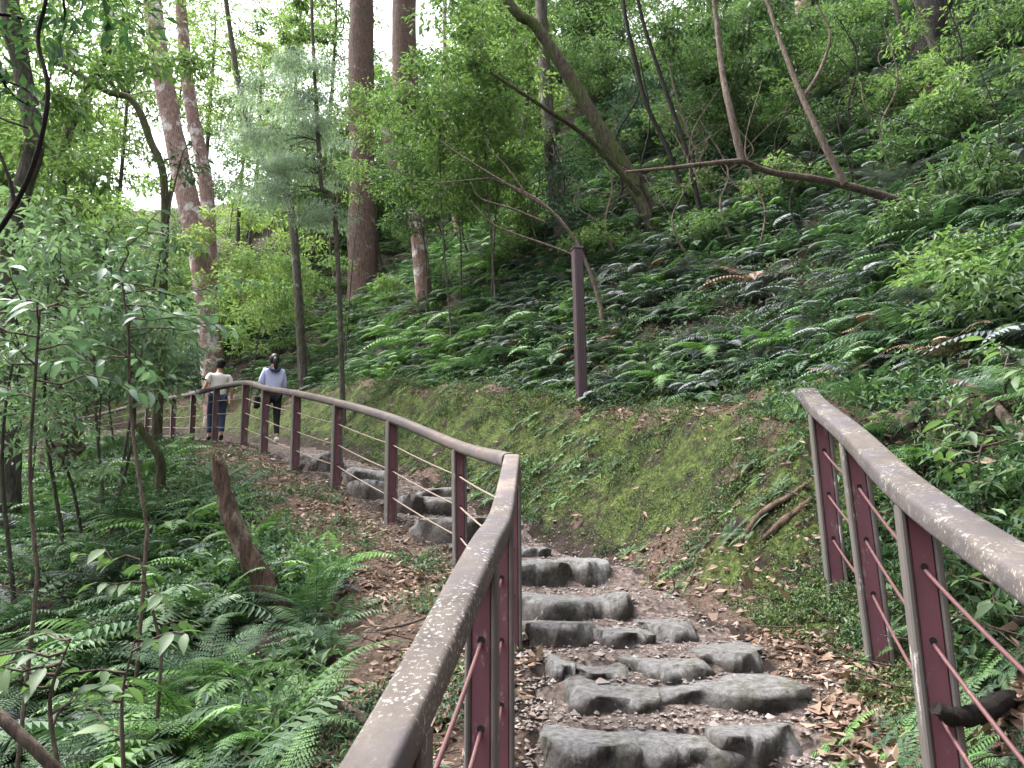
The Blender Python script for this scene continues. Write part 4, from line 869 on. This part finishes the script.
for a in ((60, 40, 9, 1.3, .8, 'leaf_light', .085, 20, 60), (85, 15, 12, 1.2, .7, 'leaf_light', .09, 16, 60), (35, 130, 10, 1.2, .8, 'leaf_light', .085, 22, 80), (95, 190, 14, 1.4, .9, 'leaf_light', .09, 20, 65),
          (235, 30, 26, 2.8, 1.2, 'leaf_yellow', .10, 28, 80), (240, 130, 26, 2.6, 1.2, 'leaf_light', .10, 26, 80), (40, 235, 12, 1.5, .8, 'leaf_light', .09, 26, 80), (110, 290, 13, 1.6, .7, 'leaf_pale', .09, 22, 60), (150, 265, 24, 2.0, .8, 'leaf_light', .09, 20, 80),
          (250, 250, 21, 2.2, 1.3, 'leaf_yellow', .11, 28, 80), (300, 265, 19, 1.6, .7, 'leaf_light', .10, 20, 80), (60, 350, 11, 1.3, .5, 'leaf_mid', .09, 22, 80), (265, 300, 18, 1.4, .6, 'leaf_light', .1, 18, 80), (130, 350, 14, 1.4, .5, 'leaf_blue', .09, 20, 80)):
    under(*a, *C1)
for a in ((60, 285, 6.8, .9, .45, 'leaf_pale', .075, 18, 34), (125, 325, 7.2, .6, .3, 'leaf_pale', .075, 12, 34), (15, 350, 6.2, .7, .4, 'leaf_pale', .075, 14, 34), (105, 245, 8, .9, .4, 'leaf_pale', .08, 14, 34), (40, 415, 7, .7, .3, 'leaf_pale', .075, 12, 34), (180, 160, 9, .28, .22, 'leaf_dark', .08, 3, 26)):
    under(*a, 'fine leafed small tree in the tangle at the left in front of the tall trunks', 'small trees in the tangle at the left')
C2 = ('small leafy understory tree on the slope at the centre of the picture', 'understory trees on the central slope')
for a in ((440, 108, 13, 1.2, .8, 'leaf_light', .085, 26, 90), (480, 60, 13, 1.4, .9, 'leaf_light', .085, 26, 90), (410, 175, 15, 1.0, .5, 'leaf_mid', .085, 20, 85), (450, 170, 15, 1.3, .7, 'leaf_light', .085, 24, 85), (500, 150, 14, 1.1, .7, 'leaf_light', .08, 20, 85),
          (520, 200, 15, 1.0, .5, 'leaf_light', .08, 16, 85), (372, 115, 17, .9, .8, 'leaf_light', .09, 14, 80), (300, 40, 27, 2.0, 1.2, 'leaf_light', .11, 22, 80), (600, 50, 16, 1.2, .8, 'leaf_mid', .08, 24, 90), (600, 150, 17, .9, .6, 'leaf_mid', .08, 16, 85),
          (500, 10, 18, 2.0, 1.0, 'leaf_light', .1, 28, 85)):
    under(*a, *C2)
C3 = ('bushy green understory tree on the upper right hillside', 'understory trees on the upper right hillside')
for a in ((665, 40, 15, 1.2, .8, 'leaf_mid', .08, 24, 90), (650, 110, 15.5, 1.0, .6, 'leaf_blue', .08, 18, 85), (730, 40, 12, 1.3, .8, 'leaf_mid', .085, 24, 90), (700, 120, 12.5, .9, .5, 'leaf_mid', .08, 16, 85), (790, 50, 14, 1.3, .7, 'leaf_mid', .085, 22, 85), (850, 30, 15, 1.5, .8, 'leaf_light', .09, 24, 85),
          (980, 50, 13, 1.3, .7, 'leaf_mid', .085, 22, 85), (1010, 110, 11, .9, .5, 'leaf_mid', .085, 16, 85), (880, 90, 15, 1.1, .5, 'leaf_mid', .09, 16, 85), (720, 180, 13, .8, .4, 'leaf_dark', .08, 12, 80)):
    under(*a, *C3)
for px, py, rx, lm in ((985, 130, .75, 'leaf_light'), (1010, 205, .5, 'leaf_mid'), (930, 160, .55, 'leaf_mid'), (880, 125, .6, 'leaf_light'), (960, 70, .8, 'leaf_light'), (1005, 60, .8, 'leaf_mid'), (830, 150, .6, 'leaf_mid'), (790, 200, .5, 'leaf_light'), (705, 250, .45, 'leaf_mid'),
                       (600, 260, .5, 'leaf_light'), (520, 265, .6, 'leaf_light'), (450, 285, .6, 'leaf_mid'), (400, 300, .55, 'leaf_light'), (860, 70, .7, 'leaf_mid'), (760, 150, .6, 'leaf_light'), (1000, 330, .4, 'leaf_mid'), (960, 290, .35, 'leaf_light'), (420, 250, .7, 'leaf_light'), (900, 250, .35, 'leaf_mid'), (660, 150, .7, 'leaf_light'), (720, 120, .8, 'leaf_mid'), (800, 100, .8, 'leaf_light'), (690, 210, .5, 'leaf_light'), (835, 95, .6, 'leaf_mid'), (930, 110, .6, 'leaf_light')):
    h_ = hit(px, py)
    if h_ is None: continue
    c = h_ + np.array((0, -.1, .30 * rx + .12)); up_ = np.array((0, 0, .3 * rx))
    tree('shrub', 'low leafy shrub growing among the ferns on the hillside', [h_, h_ + up_, c + up_ * .6], (.015, .012, .006), 'bark_grey', lm, [(c, rx * 1.25, rx * .6, 26)], .08, 62, .2, .005, 'low shrubs on the hillside', cat='shrub', seg=6)
# the wood beyond: each tree with its own trunk and crown
C4 = ('distant broadleaf tree in the bright wood beyond the path', 'distant trees beyond the path')
for q in range(44):
    px = rng.uniform(-80, 600); d = rng.uniform(26, 48); py = rng.uniform(110, 330) if px < 330 and rng.random() < .8 else rng.uniform(0, 330) if px < 330 else rng.uniform(-20, 190)
    under(px, py, d, rng.uniform(2.4, 3.8), rng.uniform(1.8, 2.8), random.choice(('leaf_yellow', 'leaf_light', 'leaf_light', 'leaf_pale')), .2, 30, 58, *C4, name='distant_tree', cl=.75, r=.13)
for px, py, d in ((215, 40, 30), (262, 75, 32), (300, 20, 34), (180, 95, 30), (130, 70, 28)):
    under(px, py, d, 2.2, 1.5, 'leaf_yellow', .2, 22, 45, *C4, name='distant_tree', cl=.6, r=.12)
C5 = ('tree on the skyline at the top of the hillside', 'trees along the top of the hillside')
for q in range(22):
    px = rng.uniform(510, 1120); d = rng.uniform(18, 30); py = rng.uniform(-70, 70)
    under(px, py, d, rng.uniform(2.0, 3.0), rng.uniform(1.4, 2.2), random.choice(('leaf_mid', 'leaf_light')), .16, 26, 75, *C5, name='distant_tree', cl=.6, r=.12)

# near plants on the left
def broad_plant(pts, nleaf, ls, mat, label, bark='twig', r=(.02, .012, .006), twigs=9, spread=.5, name='sapling', z0=.3, wr=.42):
    w = smooth_path(pts, 5); base = np.array((w[0][0], w[0][1], H1(w[0][0], w[0][1]))); root = empty(name, base, label, 'sapling'); t = MB(); lf = MB()
    w = w - base; w[0, 2] = -.05; tube(t, w, np.interp(np.linspace(0, 1, len(w)), np.linspace(0, 1, len(r)), r), 7, 0, .5, .08)
    for q in range(twigs):
        k = int(len(w) * (z0 + (1 - z0) * (q + .5) / twigs)); a = w[min(k, len(w) - 1)]; az = rng.uniform(0, 6.28); e = np.array((math.cos(az), math.sin(az) * .8, rng.uniform(-.1, .35))) * spread * rng.uniform(.6, 1.2)
        tw = wiggly(a, a + e, 6, .05); tube(t, tw, np.linspace(.006, .002, 6), 4, 0, .5, cap=False); m = max(3, nleaf // twigs)
        f = np.linspace(.3, 1, m); C = np.stack([np.interp(f, np.linspace(0, 1, 6), tw[:, j]) for j in range(3)], 1); sg = np.where(np.arange(m) % 2, 1, -1)[:, None]
        sd = np.cross(norm(e), (0, 0, 1.0)); D = norm(e)[None] * .6 + sd * sg * .8 + rng.normal(0, .25, (m, 3)) + np.array((0, 0, -.25)); L_ = ls * rng.uniform(.65, 1.2, m)
        Dn = norm(D); N = np.array((0, 0, 1.0)) + rng.normal(0, .3, (m, 3))
        for j in range(m): big_leaf(lf, C[j], Dn[j], N[j], L_[j], L_[j] * wr, rng.random())
    t.build('stem', M[bark], root); lf.build('foliage', M[mat], root); return root
def big_leaf(mb, c, d, n, L, Wd, tint, mat=0):
    sd = norm(np.cross(d, n)); nn = np.cross(sd, d); prof = ((0, .02), (.2, .36), (.45, .5), (.7, .36), (.9, .13), (1, .01)); V = []
    for t, w in prof:
        c0 = c + d * L * t - nn * L * .28 * t * t; V += [c0 + sd * w * Wd + nn * w * Wd * .3, c0, c0 - sd * w * Wd + nn * w * Wd * .3]
    F = [(3 * i + j, 3 * i + j + 1, 3 * i + 4 + j, 3 * i + 3 + j) for i in range(5) for j in (0, 1)]; mb.add(V, np.array(F), mat, tint, True)
broad_plant([P(150, 545, 4.6), P(138, 470, 4.6), P(130, 400, 4.6), P(128, 330, 4.5), P(120, 270, 4.4)], 150, .11, 'leaf_blue', 'young broadleaf sapling with pale stem and large bluish leaves at the left', r=(.012, .011, .009, .005), twigs=13, spread=.75, z0=.62)
broad_plant([P(40, 600, 3.6), P(30, 480, 3.6), P(35, 380, 3.5), P(40, 310, 3.4)], 90, .105, 'leaf_blue', 'large leafed sapling close to the left edge below the mossy trunk', 'twig', r=(.010, .008, .005), twigs=10, spread=.55, z0=.6)
broad_plant([P(125, 800, 2.9), P(122, 700, 2.9), P(135, 640, 2.9)], 40, .10, 'leaf_mid', 'broad leafed seedling with thin brown stem at the lower left', r=(.009, .006, .003), twigs=6, spread=.3)
broad_plant([P(60, 780, 2.6), P(50, 700, 2.6), P(70, 640, 2.6)], 30, .10, 'leaf_mid', 'broad leafed seedling in the bottom left corner beside the tan stick', r=(.008, .006, .003), twigs=7, spread=.3)
broad_plant([P(165, 660, 3.6), P(150, 600, 3.6), P(140, 560, 3.6)], 36, .11, 'leaf_mid', 'glossy broad leafed seedling left of the broken snag', r=(.008, .006, .003), twigs=6, spread=.3)
for px, py, lab in ((1000, 640, 'small leafy herb between right handrail and frame edge'), (985, 520, 'light green broad leafed herb behind the right handrail'), (1010, 420, 'leafy shrub above the pale fallen branch at the right edge'), (960, 320, 'broad leafed shrub with one yellow leaf on the right hillside')):
    p = hit(px, py); broad_plant([p, p + np.array((0, 0, .25)), p + np.array((.05, 0, .4))], 60, .10, 'leaf_mid', lab, r=(.008, .006, .003), twigs=9, spread=.32, name='herb', z0=.15)

# overhanging dark branches at the upper left belong to a tree standing just outside the frame
px_tree('tree', 'near tree at the far left whose black crooked branch crosses the upper left corner', [(-140, 620), (-120, 420), (-90, 300), (-60, 150), (-30, -80)], (22, 16, 14, 12, 9), 'bark_dark', d=4.6, ext=0, crown=False, leafm='leaf_dark', lsize=.10, per=26, cl=.25,
        branches=[([P(-92, 300, 4.6), P(-20, 250, 4.5), P(15, 205, 4.4), P(38, 150, 4.3), P(48, 90, 4.2), P(38, 40, 4.2), P(47, -5, 4.1), P(52, -60, 4.1)], .018, .010), ([P(-60, 150, 4.6), P(-20, 115, 4.6), P(10, 122, 4.5), P(28, 128, 4.5)], .012, .006), ([P(15, 205, 4.4), P(8, 175, 4.4), P(-10, 130, 4.4)], .014, .008)],
        crowns=[(P(60, -10, 4.3), .5, .3, 9), (P(10, 60, 4.8), .4, .4, 9)])

# ------------------------------------------------------------------ snag, stumps, fallen wood
def wood(name, label, cat, pts, r, mat, rough=.12, seg=12, splinter=False):
    w = smooth_path(pts, 6); b = w[0].copy(); root = MB(); tube(root, w - b, np.interp(np.linspace(0, 1, len(w)), np.linspace(0, 1, len(r)), r), seg, 0, .5, rough)
    if splinter:
        a = w[-1] - b; e = norm(w[-1] - w[-3])
        for q in range(9):
            an = 2 * math.pi * q / 9; o_ = np.array((math.cos(an), math.sin(an), 0)) * r[-1] * .72; tube(root, [a + o_ - e * .04, a + o_ * .9 + e * rng.uniform(.02, .09)], (r[-1] * .3, r[-1] * .05), 5, 0, .5, .2)
    o = root.build(name, M[mat]); o.location = tuple(b); return tag(o, label, cat)
sb_ = hit(285, 612); dS = sb_[1]
wood('broken_snag', 'broken red brown dead trunk leaning left among the ferns below the long handrail', 'dead trunk', [sb_ + np.array((0, 0, -.1)), P(262, 580, dS - .05), P(238, 535, dS - .1), P(226, 500, dS - .1), P(218, 462, dS - .1)], (.12, .075, .066, .056, .05), 'snag', .24, 14, True)
lb = hit(160, 470); lb = P(163, 466, 8.2)
wood('mossy_log', 'short dark mossy log poking up out of the ferns left of the walkers', 'log', [np.array((lb[0], lb[1], min(lb[2], H1(lb[0], lb[1]) + .05))), P(160, 460, 8.2), P(148, 440, 8.2), P(138, 425, 8.2)], (.055, .05, .045, .042), 'bark_moss')
sp = P(64, 475, 12.5)
wood('old_stump', 'broad rotten brown stump standing in the undergrowth at the far left', 'stump', [np.array((sp[0], sp[1], H1(sp[0], sp[1]) - .1)), P(64, 455, 12.5), P(66, 428, 12.5)], (.42, .30, .22), 'snag', .2, 14, True)
def lay(pts, up=.02): return [(lambda h: h + np.array((0, 0, up)))(hit(*p)) for p in pts]
wood('exposed_root', 'upper curved bare root on the mossy bank', 'root', lay([(808, 488), (790, 500), (765, 520), (745, 540), (738, 556)], .03), (.013, .020, .022, .018, .010), 'root_wood', .12, 8)
wood('exposed_root', 'lower thicker bare root on the mossy bank beside the first right post', 'root', lay([(816, 498), (800, 512), (780, 530), (762, 545)], .03), (.012, .024, .026, .012), 'root_wood', .12, 8)
wood('exposed_root', 'short dark twig half buried in the mossy bank above the roots', 'root', lay([(756, 465), (745, 476), (728, 488)], .03), (.014, .024, .012), 'root_wood', .12, 8)
fb = hit(948, 398); fe = hit(1040, 470)
wood('fallen_branch', 'pale lichen speckled fallen branch lying on the slope behind the right handrail', 'branch', [fb + np.array((0, 0, .12)), (fb * .6 + fe * .4) + np.array((0, 0, .2)), (fb * .3 + fe * .7) + np.array((0, 0, .17)), fe + np.array((0, 0, .1))], (.018, .026, .030, .034), 'twig', .1, 9)
q0 = P(936, 708, 2.35)
wood('twisted_branch', 'dark gnarled branch curling round the near right post', 'branch', [q0, P(955, 717, 2.38), P(985, 712, 2.55), P(1005, 700, 2.8), P(1030, 705, 3.0), hit(1060, 700, 2.4) + np.array((0, 0, .03))], (.020, .028, .030, .032, .036, .03), 'bark_dark', .22, 9)
wood('twisted_branch', 'dark gnarled branch lying behind the near right post above the curled one', 'branch', lay([(955, 640), (980, 632), (1005, 640), (1040, 628), (1080, 625)], .03), (.022, .03, .028, .034, .03), 'bark_dark', .22, 9)
n0 = P(-30, 690, 1.9)
wood('leaning_stick', 'straight tan stick slanting across the bottom left corner', 'stick', [n0, P(20, 735, 1.9), P(75, 790, 1.95), P(120, 850, 2.0)], (.014, .014, .013, .012), 'twig', .06, 8)
for pts, d, lab, r in (([(215, 655), (180, 610), (150, 595), (120, 612)], None, 'grey bent twig lying in the ferns left of the snag', .014), ([(375, 745), (352, 722), (335, 708)], None, 'dark stub of wood in the litter beside the near handrail', .02), ([(232, 668), (205, 655), (170, 660)], None, 'reddish fallen stick below the foot of the snag', .016), ([(440, 620), (410, 632), (375, 640)], None, 'thin pale twig lying on the dry leaves left of the near handrail', .009)):
    wood('fallen_stick', lab, 'stick', lay(pts, .05), (r * .7, r, r * .6), 'twig', .12, 7)
# the dead branches behind the bare post: one fallen top, forking to the left
dd = pb[1] + 1.3
px_tree('dead_branch', 'bare dead fallen tree top forking to the left behind the bare post', [(606, 380), (596, 290), (575, 240), (548, 208), (520, 190), (490, 178)], (5, 4.6, 4, 3.4, 2.6, 1.6), 'twig', d=dd, ext=0, crown=False, seg=7, cat='branch',
        branches=[([P(548, 208, dd), P(500, 180, dd), P(460, 155, dd), P(440, 140, dd)], .022, .008), ([P(545, 222, dd), P(510, 208, dd), P(480, 198, dd), P(470, 180, dd)], .018, .006), ([P(585, 260, dd), P(550, 246, dd), P(510, 232, dd), P(490, 222, dd), P(470, 200, dd)], .02, .007), ([P(490, 178, dd), P(430, 184, dd)], .012, .008), ([P(525, 192, dd), P(505, 165, dd), P(490, 150, dd), P(485, 135, dd)], .012, .005)])
for pts, lab in (([(690, 170), (660, 140), (640, 112), (600, 100)], 'thin bare branch slanting left above the foot of the mossy trunk'), ([(345, 245), (370, 236), (385, 244), (400, 252)], 'short black crooked branch at the foot of the straight thick trunk')):
    pass
print('ferns', NF[0], 'objects', len(bpy.data.objects))
